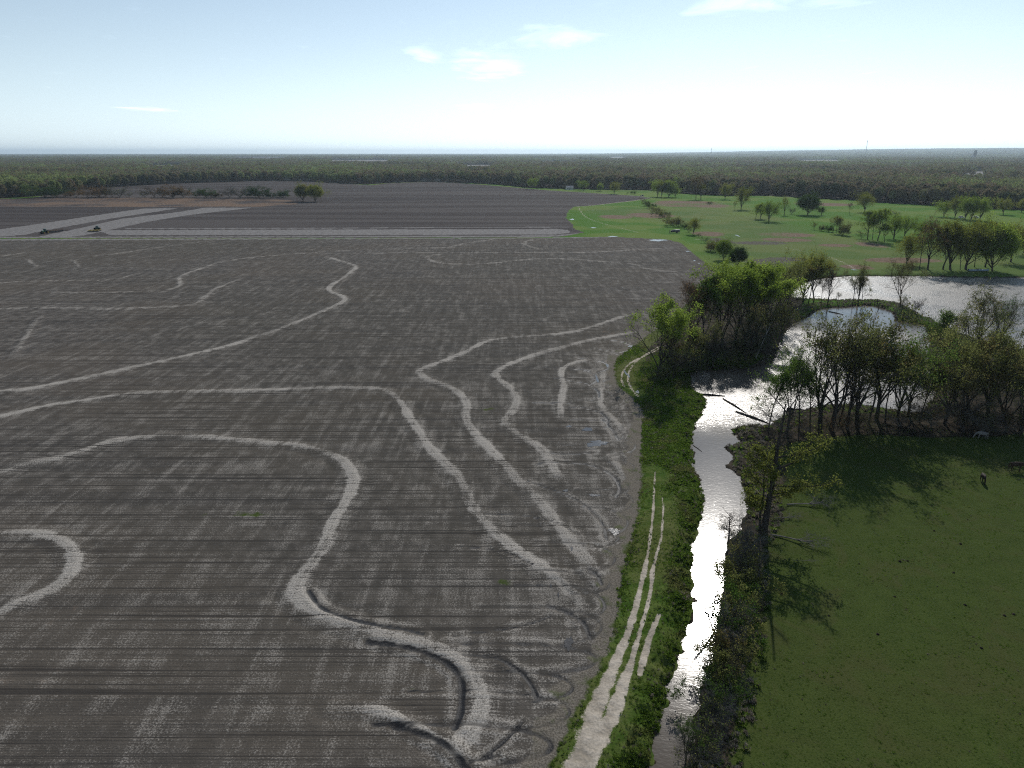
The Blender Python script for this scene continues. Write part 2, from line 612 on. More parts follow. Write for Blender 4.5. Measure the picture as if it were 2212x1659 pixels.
M = {}
M['ground'] = ground_material()
M['lake'] = water_material('lake_water', (0.062, 0.060, 0.052), 0.46, 0.24, 0.85)
M['bay'] = water_material('bay_water', (0.080, 0.064, 0.047), 0.40, 0.15, 0.8, True)
M['creek'] = M['bay']
M['puddle'] = water_material('puddle_water', (0.06, 0.055, 0.05), 0.22, 0.06, 0.6)
M['bark'] = bark_material('bark_dark', (0.030, 0.026, 0.022), (0.075, 0.066, 0.056))
M['bark_grey'] = bark_material('bark_grey', (0.070, 0.066, 0.060), (0.16, 0.15, 0.135))
M['bark_red'] = bark_material('twig_reddish', (0.060, 0.038, 0.028), (0.13, 0.082, 0.060))
M['bark_pale'] = bark_material('bark_pale', (0.22, 0.21, 0.19), (0.42, 0.40, 0.37))
M['leaf_bright'] = leaf_material('leaves_spring_green', (0.125, 0.19, 0.024), (0.23, 0.31, 0.05), 0.62)
M['leaf_olive'] = leaf_material('leaves_olive', (0.10, 0.115, 0.034), (0.20, 0.215, 0.065), 0.6, (0.165, 0.125, 0.052))
M['leaf_yellow'] = leaf_material('leaves_yellow_green', (0.135, 0.155, 0.026), (0.235, 0.25, 0.048), 0.6)
M['leaf_front'] = leaf_material('leaves_front_tree', (0.10, 0.125, 0.026), (0.175, 0.195, 0.045), 0.55)
M['leaf_green'] = leaf_material('leaves_mid_green', (0.060, 0.115, 0.020), (0.125, 0.20, 0.036), 0.55)
M['leaf_dark'] = leaf_material('leaves_dark_green', (0.028, 0.058, 0.014), (0.060, 0.105, 0.022), 0.45)
M['leaf_rust'] = leaf_material('buds_rust', (0.12, 0.075, 0.038), (0.20, 0.135, 0.060), 0.5)
M['grass_blade'] = leaf_material('grass_blades', (0.080, 0.140, 0.022), (0.145, 0.220, 0.036), 0.6, (0.18, 0.18, 0.07))
M['dry_blade'] = leaf_material('dry_grass_blades', (0.15, 0.13, 0.10), (0.30, 0.265, 0.21), 0.35)
M['forest'] = forest_leaf_material()
M['green_paint'] = paint('green_paint', (0.012, 0.075, 0.040), 0.4)
M['yellow_paint'] = paint('yellow_paint', (0.32, 0.23, 0.05), 0.45)
M['rubber'] = paint('rubber', (0.018, 0.018, 0.018), 0.9, 0.1)
M['glass'] = paint('dark_glass', (0.03, 0.045, 0.05), 0.1, 0.6, vary=0.05)
M['steel'] = paint('dull_steel', (0.17, 0.165, 0.16), 0.55, 0.5, 0.3)
M['dark_steel'] = paint('dark_steel', (0.045, 0.042, 0.040), 0.6, 0.4)
M['rust'] = paint('rusty_steel', (0.115, 0.075, 0.05), 0.8, 0.2)
M['white'] = paint('white_paint', (0.72, 0.72, 0.70), 0.5, 0.4, vary=0.06)
M['siding'] = paint('house_siding', (0.62, 0.60, 0.56), 0.7, 0.3, vary=0.08)
M['roof'] = paint('grey_roof', (0.22, 0.22, 0.23), 0.75, 0.3)
M['roof_pale'] = paint('pale_metal_roof', (0.50, 0.52, 0.54), 0.5, 0.4)
M['boat_blue'] = paint('pale_blue_paint', (0.24, 0.32, 0.42), 0.5, 0.4)
M['hide_dark'] = paint('dark_hide', (0.022, 0.015, 0.011), 0.75, 0.2, scale=1.2)
M['hide_brown'] = paint('brown_hide', (0.040, 0.024, 0.016), 0.75, 0.2, scale=1.2)
M['hide_pale'] = paint('pale_hide', (0.20, 0.19, 0.175), 0.8, 0.2, scale=1.2)
M['dung'] = paint('dung', (0.022, 0.017, 0.012), 0.9, 0.1, vary=0.4, scale=6)
M['car_dark'] = paint('dark_car_paint', (0.02, 0.022, 0.027), 0.3, 0.5)
M['concrete'] = paint('grey_concrete', (0.26, 0.26, 0.25), 0.85, 0.2)

# ------------------------------------------------------------------ survey lines (picture rows and columns, 2212 x 1659)
LEVEES = [  # points, half width in metres
    ([(-60, 1153), (0, 1153), (69, 1150), (115, 1160), (149, 1181), (160, 1205), (153, 1236), (132, 1261), (87, 1285), (35, 1306), (-10, 1327), (-70, 1352)], 1.25),
    ([(-60, 1040), (0, 1021), (69, 1000), (139, 986), (191, 969), (243, 953), (330, 943), (434, 943), (555, 955), (642, 962), (708, 979), (742, 997), (763, 1025), (760, 1060),
      (738, 1097), (716, 1135), (700, 1180), (672, 1222), (645, 1258), (642, 1287), (673, 1317), (722, 1338), (781, 1356), (840, 1375), (913, 1392), (971, 1414), (1009, 1444),
      (1033, 1479), (1042, 1517), (1033, 1552), (1015, 1584), (996, 1612), (1010, 1650), (1040, 1700)], 1.25),
    ([(720, 1527), (796, 1531), (854, 1549), (892, 1570), (942, 1596), (986, 1628), (1015, 1655), (1060, 1700)], 0.8),
    ([(-60, 912), (0, 900), (104, 877), (208, 861), (278, 851), (382, 846), (555, 844), (720, 837), (780, 838), (830, 843), (862, 865), (880, 895), (903, 929), (929, 968), (955, 994),
      (981, 1020), (999, 1046), (1013, 1080), (1030, 1108), (1060, 1142), (1095, 1175), (1140, 1205), (1190, 1240), (1230, 1275), (1262, 1310), (1282, 1345)], 1.35),
    ([(1390, 681), (1346, 684), (1307, 697), (1255, 713), (1202, 722), (1137, 727), (1085, 731), (1046, 740), (1007, 760), (955, 781), (916, 795), (907, 807), (924, 820), (968, 835),
      (999, 856), (1010, 877), (1007, 903), (1020, 929), (1046, 958), (1072, 984), (1098, 1013), (1119, 1039), (1150, 1065), (1180, 1100), (1215, 1150), (1250, 1190), (1280, 1222), (1300, 1250)], 1.3),
    ([(1385, 717), (1333, 724), (1268, 737), (1216, 750), (1163, 765), (1124, 778), (1085, 795), (1070, 807), (1080, 822), (1104, 841), (1117, 864), (1106, 890), (1091, 908), (1106, 929),
      (1137, 950), (1171, 971), (1195, 1010), (1222, 1050)], 1.3),
    ([(1281, 773), (1223, 791), (1213, 809), (1218, 836), (1213, 856), (1210, 882), (1213, 908)], 1.0),
    ([(1303, 800), (1299, 851), (1296, 868), (1307, 888), (1333, 916), (1353, 942)], 0.9),
    ([(1312, 986), (1340, 1013), (1359, 1052)], 0.8),
    ([(-60, 852), (0, 845), (60, 840), (150, 823), (280, 795), (400, 769), (500, 745), (600, 712), (680, 680), (720, 662), (745, 648), (735, 638), (712, 628), (715, 617), (735, 605),
      (756, 589), (769, 576), (738, 565), (707, 555)], 1.35),
    ([(-60, 671), (80, 665), (250, 667), (360, 663), (420, 657), (445, 640), (470, 622), (520, 602)], 1.3),
    ([(100, 632), (250, 632), (380, 622), (388, 600), (420, 585), (500, 562), (640, 548), (777, 540)], 1.2),
    ([(780, 547), (931, 546), (1080, 546), (1236, 546), (1340, 542), (1379, 539), (1439, 537)], 1.4),
    ([(1076, 516), (1017, 524), (983, 531), (957, 535), (826, 538)], 1.5),
    ([(962, 548), (925, 554), (931, 563), (957, 569), (1022, 571), (1080, 567), (1145, 560), (1210, 559), (1275, 563), (1366, 571), (1392, 580), (1471, 589)], 1.4),
    ([(55, 559), (64, 563), (67, 568), (76, 573), (80, 578)], 0.9),
    ([(160, 562), (164, 568), (172, 578)], 0.8),
    ([(-40, 560), (39, 548), (94, 542)], 1.5),
    ([(187, 554), (260, 547), (338, 535), (443, 521)], 1.5),
    ([(1153, 517), (1132, 524), (1140, 531), (1166, 539)], 1.4),
    ([(82, 684), (66, 712), (44, 745), (25, 772)], 1.1),
    ([(-30, 612), (120, 606), (240, 604), (300, 590)], 1.0),
]
RUTS = [  # curved wheel ruts
    ([(1291, 753.5), (1320, 759), (1335, 766)], .35), ([(1314, 734), (1346, 739), (1364, 748), (1359, 756), (1340, 761)], .4),
    ([(1249, 774), (1286, 777), (1309, 786), (1313, 796), (1286, 807)], .4), ([(1161, 795), (1229, 796), (1268, 802), (1288, 815), (1286, 825), (1273, 832)], .35),
    ([(1226, 822), (1270, 830), (1291, 846), (1294, 859)], .35), ([(1150, 869), (1203, 871), (1234, 872)], .3), ([(1255, 880), (1294, 890), (1312, 908), (1312, 921)], .35),
    ([(1300, 905), (1322, 929), (1335, 950)], .3), ([(1163, 1001), (1229, 999), (1281, 1007), (1320, 1026), (1338, 1052), (1330, 1075)], .35),
    ([(1182, 980), (1242, 981), (1283, 977)], .3), ([(1249, 966), (1288, 971)], .25), ([(1001, 1414), (1068, 1420), (1118, 1447), (1147, 1479), (1159, 1505)], .3),
    ([(667, 1277), (693, 1312), (737, 1332), (796, 1348), (869, 1359), (913, 1370)], .36),
    ([(796, 1387), (869, 1397), (927, 1414), (971, 1438), (995, 1467), (998, 1502), (995, 1540), (983, 1573)], .4),
    ([(854, 1570), (913, 1587), (957, 1608), (986, 1634), (1004, 1657), (1020, 1680)], .42), ([(1015, 1649), (1074, 1631)], .25),
    ([(1270, 1229), (1291, 1245), (1299, 1263)], .35), ([(1183, 1308), (1231, 1326), (1262, 1350), (1275, 1379)], .35),
    ([(1050, 1110), (1130, 1113), (1200, 1130), (1250, 1155)], .22), ([(1140, 1040), (1200, 1060), (1260, 1090), (1300, 1130), (1310, 1165)], .25),
    ([(990, 1180), (1080, 1190), (1150, 1220)], .2), ([(1190, 1330), (1150, 1345), (1080, 1360), (980, 1372)], .2), ([(1040, 1640), (1090, 1600), (1130, 1560)], .22),
]
_ru = random.Random(5)
_fy = [740, 790, 836, 870, 950, 1031, 1100, 1174, 1224, 1276, 1355, 1434, 1486, 1552, 1659]
_fx = [1375, 1328, 1338, 1380, 1387, 1385, 1380, 1362, 1346, 1338, 1330, 1299, 1270, 1238, 1186]
_y = 760.0
while _y < 1640:                              # turning marks of the drill all along the margin
    _h = (_y - 500) * 0.085 * _ru.uniform(.8, 1.3)
    _xe = float(np.interp(_y + _h / 2, _fy, _fx)) - _ru.uniform(14, 42)
    _L = (_y - 420) * .26 * _ru.uniform(.7, 1.3)
    RUTS.append(([(_xe - _L, _y), (_xe - _L * .45, _y + _h * .02), (_xe - _L * .12, _y + _h * .2), (_xe, _y + _h * .5), (_xe - _L * .08, _y + _h * .8), (_xe - _L * .35, _y + _h)], _ru.choice([.2, .26, .34]), .72))
    _y += _h * _ru.uniform(.4, .95)
TRACKS = [
    ([(1225, 1720), (1249, 1643), (1278, 1565), (1299, 1499), (1322, 1447), (1351, 1381), (1372, 1316), (1388, 1250), (1399, 1198), (1406, 1150), (1411, 1103), (1413, 1055), (1415, 1017)],
     [.95, .95, .95, .8, .58, .46, .38, .30, .24, .2, .18, .14, .06]),
    ([(1246, 1720), (1270, 1643), (1299, 1591), (1330, 1525), (1354, 1460), (1370, 1407), (1392, 1330), (1404, 1285), (1410, 1234), (1418, 1198), (1428, 1162), (1432, 1115), (1432, 1074)],
     [.9, .9, .85, .72, .5, .3, .2, .24, .24, .2, .16, .16, .08]),
    ([(1424, 1325), (1412, 1355), (1398, 1394), (1388, 1434), (1382, 1456)], [.2, .35, .35, .38, .3]),
    ([(1423, 749), (1399, 763), (1373, 777), (1357, 788), (1345, 805), (1343, 821), (1348, 835)], [.24] * 7),
    ([(1440, 745), (1418, 756), (1390, 770), (1370, 785), (1358, 805), (1357, 823), (1366, 842), (1378, 856)], [.22] * 8),
    ([(1688, 533), (1777, 551), (1815, 564), (1847, 580)], [.7] * 4),
    ([(1080, 404), (1210, 412), (1340, 421), (1387, 425), (1411, 429)], [2.2] * 5),
    ([(1236, 447), (1275, 445), (1340, 438), (1366, 435), (1400, 430)], [1.8] * 5),
    ([(1252, 450), (1254, 456), (1267, 469), (1301, 482), (1340, 492), (1379, 502)], [.9] * 6),
    ([(1480, 515), (1500, 516), (1524, 517)], [.9] * 3),
]
WATER_CREEK = [(1373, 1720), (1402, 1659), (1420, 1591), (1433, 1539), (1446, 1486), (1460, 1426), (1475, 1387), (1483, 1355), (1494, 1303), (1492, 1241), (1493, 1181), (1504, 1146), (1516, 1112), (1521, 1079), (1516, 1055), (1509, 1031), (1497, 1005), (1494, 948), (1502, 912), (1521, 883), (1528, 862), (1502, 849), (1490, 828), (1490, 809), (1502, 801), (1542, 799), (1577, 799), (1624, 795), (1668, 784), (1683, 753), (1690, 725), (1713, 699), (1741, 688), (1755, 677), (1778, 666), (1825, 664), (1872, 659), (1907, 666), (1931, 678), (1933, 692), (1954, 695), (1999, 703), (2008, 745), (2003, 781), (2020, 851), (1989, 896), (1942, 891), (1907, 884), (1802, 874), (1760, 880), (1700, 893), (1655, 921), (1607, 921), (1576, 928), (1602, 955), (1564, 967), (1583, 990), (1568, 1005), (1599, 1031), (1606, 1050), (1613, 1079), (1613, 1117), (1592, 1148), (1575, 1167), (1570, 1198), (1570, 1224), (1567, 1290), (1549, 1355), (1539, 1407), (1528, 1460), (1510, 1512), (1499, 1565), (1486, 1617), (1470, 1659), (1445, 1720)]
WATER_LAKE = [(1708, 634), (1730, 613), (1767, 603), (1825, 597), (1919, 597), (1989, 597), (2083, 599), (2212, 600), (2700, 604), (2800, 780), (2400, 776), (2212, 760), (2177, 756), (2153, 748),
              (2110, 736), (2070, 722), (2030, 702), (2013, 690), (1989, 684), (1954, 662), (1919, 652), (1872, 650), (1778, 650), (1712, 646)]
FIELD_EDGE = [(1160, 1720), (1186, 1659), (1238, 1552), (1270, 1486), (1299, 1434), (1330, 1355), (1338, 1276), (1346, 1224), (1362, 1174), (1380, 1100), (1385, 1031), (1387, 950), (1393, 900),
              (1384, 876), (1360, 852), (1338, 836), (1330, 815), (1328, 790), (1342, 768), (1372, 745), (1402, 722), (1450, 690), (1498, 640), (1530, 605), (1545, 586), (1500, 550), (1470, 525),
              (1440, 517)]
NEAR_FIELD = FIELD_EDGE + [(1330, 512), (1250, 512), (1150, 514), (700, 515), (300, 515), (-400, 517), (-1500, 600), (-1500, 1720)]
FAR_FIELD = [(-700, 515), (300, 514), (700, 514), (1150, 513), (1215, 511), (1262, 502), (1240, 494), (1238, 485), (1222, 470), (1228, 455), (1240, 447), (1275, 445), (1340, 438), (1366, 435), (1405, 430),
             (1387, 425), (1340, 421), (1210, 412), (1116, 405), (983, 395), (931, 392), (839, 395), (800, 399), (756, 396), (675, 391), (576, 389), (495, 392), (370, 395), (195, 408), (60, 428),
             (-700, 440)]
SEDGE = [(-700, 443), (0, 430), (60, 428), (300, 426), (560, 426), (650, 433), (640, 440), (560, 445), (0, 446), (-700, 452)]
STRIPS = [
    [(-300, 545), (0, 495), (91, 482), (260, 456), (312, 449), (385, 448), (338, 456), (234, 472), (104, 496), (52, 507), (-300, 530)],
    [(83, 511), (182, 490), (260, 472), (390, 456), (443, 447), (547, 447), (410, 463), (312, 479), (247, 494), (182, 508), (130, 513)],
    [(217, 500), (226, 496.5), (700, 495.5), (1205, 494.5), (1228, 497), (1232, 502), (1200, 506.5), (700, 507.5), (240, 507.5)],
    [(268, 492.8), (700, 491.8), (1230, 489.5), (1230, 490.8), (700, 493.3), (268, 494.2)],
    [(-500, 512), (300, 511), (700, 510.5), (1200, 508.5), (1262, 502.5), (1262, 504.5), (1200, 511), (700, 512.4), (300, 513), (-500, 515)],
    [(-500, 517), (300, 515.5), (700, 514.3), (1200, 512.5), (1320, 511), (1320, 512.5), (1200, 514.5), (700, 516.5), (300, 518), (-500, 521)],
]
BROWN = [  # reddish dead grass patches: centre, half size
    (1485, 442, 95, 8), (1780, 443, 75, 4), (1885, 530, 34, 7), (1805, 530, 42, 4), (1950, 562, 90, 7), (1530, 505, 40, 6), (1400, 465, 60, 6), (1690, 507, 70, 6), (1700, 518, 60, 6),
    (1330, 468, 45, 5), (1850, 577, 40, 6)]
BARE = [(1655, 566, 60, 9), (1640, 525, 80, 5), (1560, 520, 30, 8), (1700, 560, 60, 6)]


# ------------------------------------------------------------------ terrain as one polar sheet, split by kind of ground
def seg_dist(P, line, reach, widths=None):
    """distance of points to a polyline (only within reach), and running index / local width"""
    d = np.full(len(P), 1e3, np.float32)
    wd = np.ones(len(P), np.float32)
    line = np.asarray(line)
    lo, hi = line.min(0) - reach, line.max(0) + reach
    sel = np.nonzero((P[:, 0] > lo[0]) & (P[:, 0] < hi[0]) & (P[:, 1] > lo[1]) & (P[:, 1] < hi[1]))[0]
    if not len(sel):
        return d, wd
    Q = P[sel]
    dd = np.full(len(Q), 1e3, np.float32)
    ww = np.ones(len(Q), np.float32)
    for i in range(len(line) - 1):
        a, b = line[i], line[i + 1]
        l2, h2 = np.minimum(a, b) - reach, np.maximum(a, b) + reach
        k = np.nonzero((Q[:, 0] > l2[0]) & (Q[:, 0] < h2[0]) & (Q[:, 1] > l2[1]) & (Q[:, 1] < h2[1]))[0]
        if not len(k):
            continue
        e = b - a
        q = Q[k] - a
        t = np.clip((q @ e) / max(e @ e, 1e-9), 0, 1)
        r = np.hypot(q[:, 0] - t * e[0], q[:, 1] - t * e[1])
        better = r < dd[k]
        kk = k[better]
        dd[kk] = r[better]
        if widths is not None:
            ww[kk] = (widths[i] + (widths[i + 1] - widths[i]) * t)[better]
    d[sel] = dd
    wd[sel] = ww
    return d, wd


def inside(P, poly):
    poly = np.asarray(poly)
    lo, hi = poly.min(0), poly.max(0)
    sel = np.nonzero((P[:, 0] >= lo[0]) & (P[:, 0] <= hi[0]) & (P[:, 1] >= lo[1]) & (P[:, 1] <= hi[1]))[0]
    res = np.zeros(len(P), bool)
    if not len(sel):
        return res
    x, y = P[sel, 0], P[sel, 1]
    c = np.zeros(len(sel), bool)
    n = len(poly)
    for i in range(n):
        x1, y1 = poly[i]
        x2, y2 = poly[(i + 1) % n]
        if y1 == y2:
            continue
        cond = ((y1 > y) != (y2 > y)) & (x < (x2 - x1) * (y - y1) / (y2 - y1) + x1)
        c ^= cond
    res[sel] = c
    return res


def sdf(P, poly, reach):
    """signed distance to a polygon, negative inside, clipped at reach"""
    poly = np.asarray(poly)
    d, _ = seg_dist(P, np.vstack([poly, poly[:1]]), reach)
    d = np.minimum(d, reach)
    return np.where(inside(P, poly), -d, d)


def sst(x, a, b):
    t = np.clip((x - a) / (b - a), 0, 1)
    return t * t * (3 - 2 * t)


def vnoise(x, y, seed=0):
    """cheap smooth value noise"""
    xi, yi = np.floor(x).astype(np.int64), np.floor(y).astype(np.int64)
    fx, fy = x - xi, y - yi
    fx, fy = fx * fx * (3 - 2 * fx), fy * fy * (3 - 2 * fy)

    def h(a, b):
        n = (a * 374761393 + b * 668265263 + seed * 974634777) & 0x7fffffff
        n = ((n ^ (n >> 13)) * 1274126177) & 0x7fffffff
        return ((n ^ (n >> 16)) & 0xffff) / 65535.0
    return (h(xi, yi) * (1 - fx) + h(xi + 1, yi) * fx) * (1 - fy) + (h(xi, yi + 1) * (1 - fx) + h(xi + 1, yi + 1) * fx) * fy


WZ = -0.85
AZ0, AZ1, NAZ = math.radians(-54), math.radians(54), 830
az = np.linspace(AZ0, AZ1, NAZ)
rad = [30.0]
while rad[-1] < 1500:
    rad.append(rad[-1] * 1.0058)
while rad[-1] < 32000:
    rad.append(rad[-1] * 1.03)
rad = np.array(rad)
NR = len(rad)
RR, AA = np.meshgrid(rad, az, indexing='ij')
PX, PY = (RR * np.sin(AA)).ravel(), (RR * np.cos(AA)).ravel()
P2 = np.stack([PX, PY], 1)
NV = len(P2)

wcreek = W(WATER_CREEK, WZ)
wlake = W(WATER_LAKE, WZ)
near_field = inside(P2, W(NEAR_FIELD))
far_field = inside(P2, W(FAR_FIELD)) & ~near_field
sedge = inside(P2, W(SEDGE))

# forest edge line, by azimuth
EDGE_PX = [(-900, 462), (-300, 438), (0, 428), (60, 425), (150, 418), (195, 409), (370, 396), (495, 392.5), (576, 389.5), (675, 391), (756, 395.5), (800, 397), (839, 394), (931, 391.5), (983, 394.5), (1080, 399),
           (1145, 405), (1262, 408), (1340, 409), (1405, 410), (1470, 418), (1575, 424), (1656, 423), (1766, 430), (1844, 432), (1896, 437.5), (2013, 443), (2131, 449), (2212, 452), (2700, 462), (3300, 475)]
_e = W(EDGE_PX)
EDGE_AZ = np.arctan2(_e[:, 0], _e[:, 1])
EDGE_D = np.hypot(_e[:, 0], _e[:, 1])


def edge_dist(a):
    return np.interp(a, EDGE_AZ, EDGE_D)


Rv, Av = RR.ravel(), AA.ravel()
wood = (Rv > edge_dist(Av) - 6).astype(np.float32)


def in_clearing(a, r):
    def azp(px):
        g = G(px, 400)
        return math.atan2(g[0], g[1])
    c = np.zeros(np.shape(r), bool)
    for x0, x1, d0, d1 in ((1497, 1552, 1950, 3000), (2040, 2170, 1330, 2450), (1580, 1640, 2300, 3500), (190, 225, 4200, 9000), (60, 84, 3300, 5200), (1300, 1360, 5000, 9500), (-200, -60, 2500, 4200), (300, 420, 2300, 3600), (700, 860, 3200, 5600), (980, 1060, 2100, 3300), (1160, 1250, 3000, 4700), (1700, 1830, 3400, 6000), (1880, 1960, 2200, 3400), (2180, 2300, 2600, 4300), (500, 640, 5200, 9000)):
        c |= (a > azp(x0)) & (a < azp(x1)) & (r > d0) & (r < d1)
    return c


clear_v = in_clearing(Av, Rv)
wood[clear_v] = 0

Z = np.zeros(NV, np.float32)
# the land rises slowly towards the right-hand horizon
Z += (150 * sst(Rv, 6000, 24000) * sst(Av, math.radians(1), math.radians(34))).astype(np.float32)
Z += (2.2 * (vnoise(PX / 260, PY / 260, 3) - 0.5) * sst(Rv, 420, 900)).astype(np.float32)

MA = np.zeros((NV, 4), np.float32)
MBm = np.zeros((NV, 4), np.float32)
MC = np.zeros((NV, 4), np.float32)
MD = np.zeros((NV, 4), np.float32)


def fbm(x, y, seed):
    return sum(vnoise(x * 2 ** k, y * 2 ** k, seed + k) * 0.5 ** (k + 1) for k in range(4)) / 0.9375


# slow variation of the soil and the sward, kept with the sheet
MA[:, 3] = fbm(PX * 0.035, PY * 0.035, 60)
MBm[:, 3] = fbm(PX * 0.006, PY * 0.006, 70)
MC[:, 3] = fbm(PX * 0.004, PY * 0.055, 80)

# kind of ground
levee_id = np.full(NV, -1, np.int16)
best = np.full(NV, 0.0, np.float32)
for i, (pts, hw) in enumerate(LEVEES):
    line = smooth_line(W(pts))
    d, _ = seg_dist(P2, line, 7.0)
    wob = 0.86 + 0.7 * (vnoise(PX / 4.0, PY / 4.0, i) - 0.5) + 0.5 * (vnoise(PX / 1.6, PY / 0.7, 200 + i) - 0.5)
    m = np.clip(1 - d / (hw * wob * 1.02), 0, 1)
    fade = (.45 + .75 * vnoise(PX / 9, PY / 9, 300 + i)) * (.68 if i >= 10 else 1.0) + .35 * (vnoise(PX / 2.2, PY / 1.0, 330 + i) - .5)
    arc = np.clip(np.minimum(np.hypot(PX - line[0, 0], PY - line[0, 1]), np.hypot(PX - line[-1, 0], PY - line[-1, 1])) / 5.0, 0.15, 1)
    pale = np.clip((.85 * sst(m, 0.0, 0.5) * (1 - .3 * np.exp(-(d / (hw * .28)) ** 2)) + .22 * np.exp(-(d / (hw * 1.8)) ** 2)) * fade * arc, 0, 1).astype(np.float32)
    MA[:, 0] = np.maximum(MA[:, 0], pale)
    Z += np.where(near_field, (0.17 * arc * np.exp(-(d / hw) ** 2) - 0.06 * np.exp(-((d - hw * 2.0) / 0.6) ** 2)), 0).astype(np.float32)
    # borrow furrows beside the ridge stay damp
    MBm[:, 2] = np.maximum(MBm[:, 2], 0.36 * np.exp(-((d - hw * 1.75) / 0.4) ** 2) * near_field * (vnoise(PX / 9, PY / 9, 40 + i) > 0.35))
    upd = pale > best
    best[upd] = pale[upd]
    levee_id[upd & (d < hw) & near_field] = i
MA[~near_field, 0] = 0
for pts, hw, *weak in RUTS:
    k = weak[0] if weak else 1.0
    d, _ = seg_dist(P2, smooth_line(W(pts)), 3.0)
    MBm[:, 2] = np.maximum(MBm[:, 2], k * sst(1 - d / (hw * 1.6), 0, 0.8) * (.5 + .7 * vnoise(PX / 1.2, PY / 1.2, 91)))
    MA[:, 0] = np.maximum(MA[:, 0], .42 * np.exp(-((d - hw * 2.6) / (hw * .9)) ** 2) * near_field * (.3 + vnoise(PX / 3, PY / 3, 92)))
    Z -= k * (0.10 * np.exp(-(d / (hw * .7)) ** 2) - 0.05 * np.exp(-((d - hw * 2.2) / (hw * .7)) ** 2)).astype(np.float32)
MBm[:, 1] = near_field * 1.0

fe = W(FIELD_EDGE)
dfe, _ = seg_dist(P2, smooth_line(fe, 4), 16.0)
# pale churned headland beside the field margin, then dead grass, then green
MA[:, 2] = np.where(near_field, sst(3.6 - dfe + 2.4 * (vnoise(PX / 2.5, PY / 2.5, 33) - .5), 0, 2.6), sst(1.0 - dfe, 0, 1.0))
MA[:, 2] *= (Rv < 330)
MD[:, 3] = np.maximum(sst(15 - dfe, 0, 12) * (Rv < 260), 0)
green = (~near_field & ~far_field).astype(np.float32)
green = np.where(dfe < 3, np.where(near_field, 0.5 - dfe / 2.4, 0.5 + dfe / 2.4).clip(0, 1), green)
MA[:, 1] = green
lush_poly = W([(1160, 1720)] + FIELD_EDGE[1:] + [(1560, 590), (1640, 650), (1690, 700), (1683, 753), (1600, 799), (1490, 800), (1490, 830), (1528, 862), (1500, 912), (1497, 1005), (1528, 1079), (1500, 1181),
                                                (1500, 1303), (1467, 1426), (1440, 1539), (1409, 1659), (1380, 1720)])
lush = inside(P2, lush_poly)
MC[:, 2] = lush
far_g = sst(Rv, 215, 300) * (~lush)
MD[:, 0] = far_g
MC[:, 0] = far_field
MC[:, 1] = sedge * 0.55
for cx, cy, hx, hy in BROWN:
    c, e1, e2 = np.array(G(cx, cy)), np.array(G(cx + hx, cy)), np.array(G(cx, cy - hy))
    e3 = np.array(G(cx, cy + hy))
    rx, ry = abs(e1[0] - c[0]), 0.5 * abs(e2[1] - e3[1])
    q = ((PX - c[0]) / rx) ** 2 + ((PY - c[1]) / ry) ** 2
    MC[:, 1] = np.maximum(MC[:, 1], 0.75 * sst(1.5 - q, 0, 1.2))
for cx, cy, hx, hy in BARE:
    c, e1, e2, e3 = np.array(G(cx, cy)), np.array(G(cx + hx, cy)), np.array(G(cx, cy - hy)), np.array(G(cx, cy + hy))
    q = ((PX - c[0]) / abs(e1[0] - c[0])) ** 2 + ((PY - c[1]) / (0.5 * abs(e2[1] - e3[1]))) ** 2
    MA[:, 1] = np.minimum(MA[:, 1], 1 - 0.62 * sst(1.4 - q, 0, 1.2))
for poly in STRIPS:
    MD[:, 2] = np.maximum(MD[:, 2], inside(P2, W(poly)))
# damp spot with weeds in the near field
for cx, cy, hx, hy in ((420, 1113, 48, 8), (540, 1110, 60, 9), (660, 1116, 28, 4), (1050, 884, 24, 6), (890, 1490, 20, 10), (1100, 1265, 30, 14)):
    c, e1, e2, e3 = np.array(G(cx, cy)), np.array(G(cx + hx, cy)), np.array(G(cx, cy - hy)), np.array(G(cx, cy + hy))
    q = ((PX - c[0]) / abs(e1[0] - c[0])) ** 2 + ((PY - c[1]) / (0.5 * abs(e2[1] - e3[1]))) ** 2
    MA[:, 1] = np.maximum(MA[:, 1], 0.47 * sst(1.6 - q * (.4 + 1.4 * vnoise(PX / 1.7, PY / 0.8, 31)), 0, 1.6) * near_field)
track_m = np.zeros(NV, np.float32)
track_d = np.full(NV, 1e3, np.float32)
for pts, ws in TRACKS:
    k = 5
    p = smooth_line(W(pts), k)
    w = np.interp(np.linspace(0, len(ws) - 1, len(p)), range(len(ws)), ws) * 0.98
    d, wd = seg_dist(P2, p, 6.0, w)
    track_d = np.minimum(track_d, d)
    wd = wd * (.72 + .5 * vnoise(PX / .8, PY / .8, 17) * (.6 + .8 * vnoise(PX / 3.5, PY / 3.5, 18)))
    track_m = np.maximum(track_m, sst(1.35 - d / wd * 0.75, 0, 1.2))
    Z -= (0.10 * np.exp(-(d / wd) ** 2)).astype(np.float32)
MBm[:, 0] = track_m * np.where(Rv > 250, .62, 1.0)

# water basins
dw = np.minimum(sdf(P2, wcreek, 14.0), sdf(P2, wlake, 14.0))
dwn = dw + (vnoise(PX / 1.3, PY / 1.3, 11) - 0.5) * 1.3 + (vnoise(PX / 0.45, PY / 0.45, 12) - 0.5) * 0.5
bank = np.where(dwn < 0, WZ - np.clip(-dwn * 0.5, 0, 0.9), WZ + np.clip(dwn * 0.42, 0, -WZ))
flat = np.minimum(sst(dw, 0.5, 3.0), 1)
Z = np.where(dw < 8, bank + Z * flat, Z).astype(np.float32)
Z += np.where(lush & (dw > 0.2), (vnoise(PX / 0.9, PY / 0.9, 21) - 0.4) * 0.28 * sst(5.5 - dw, 0, 3), 0).astype(np.float32)
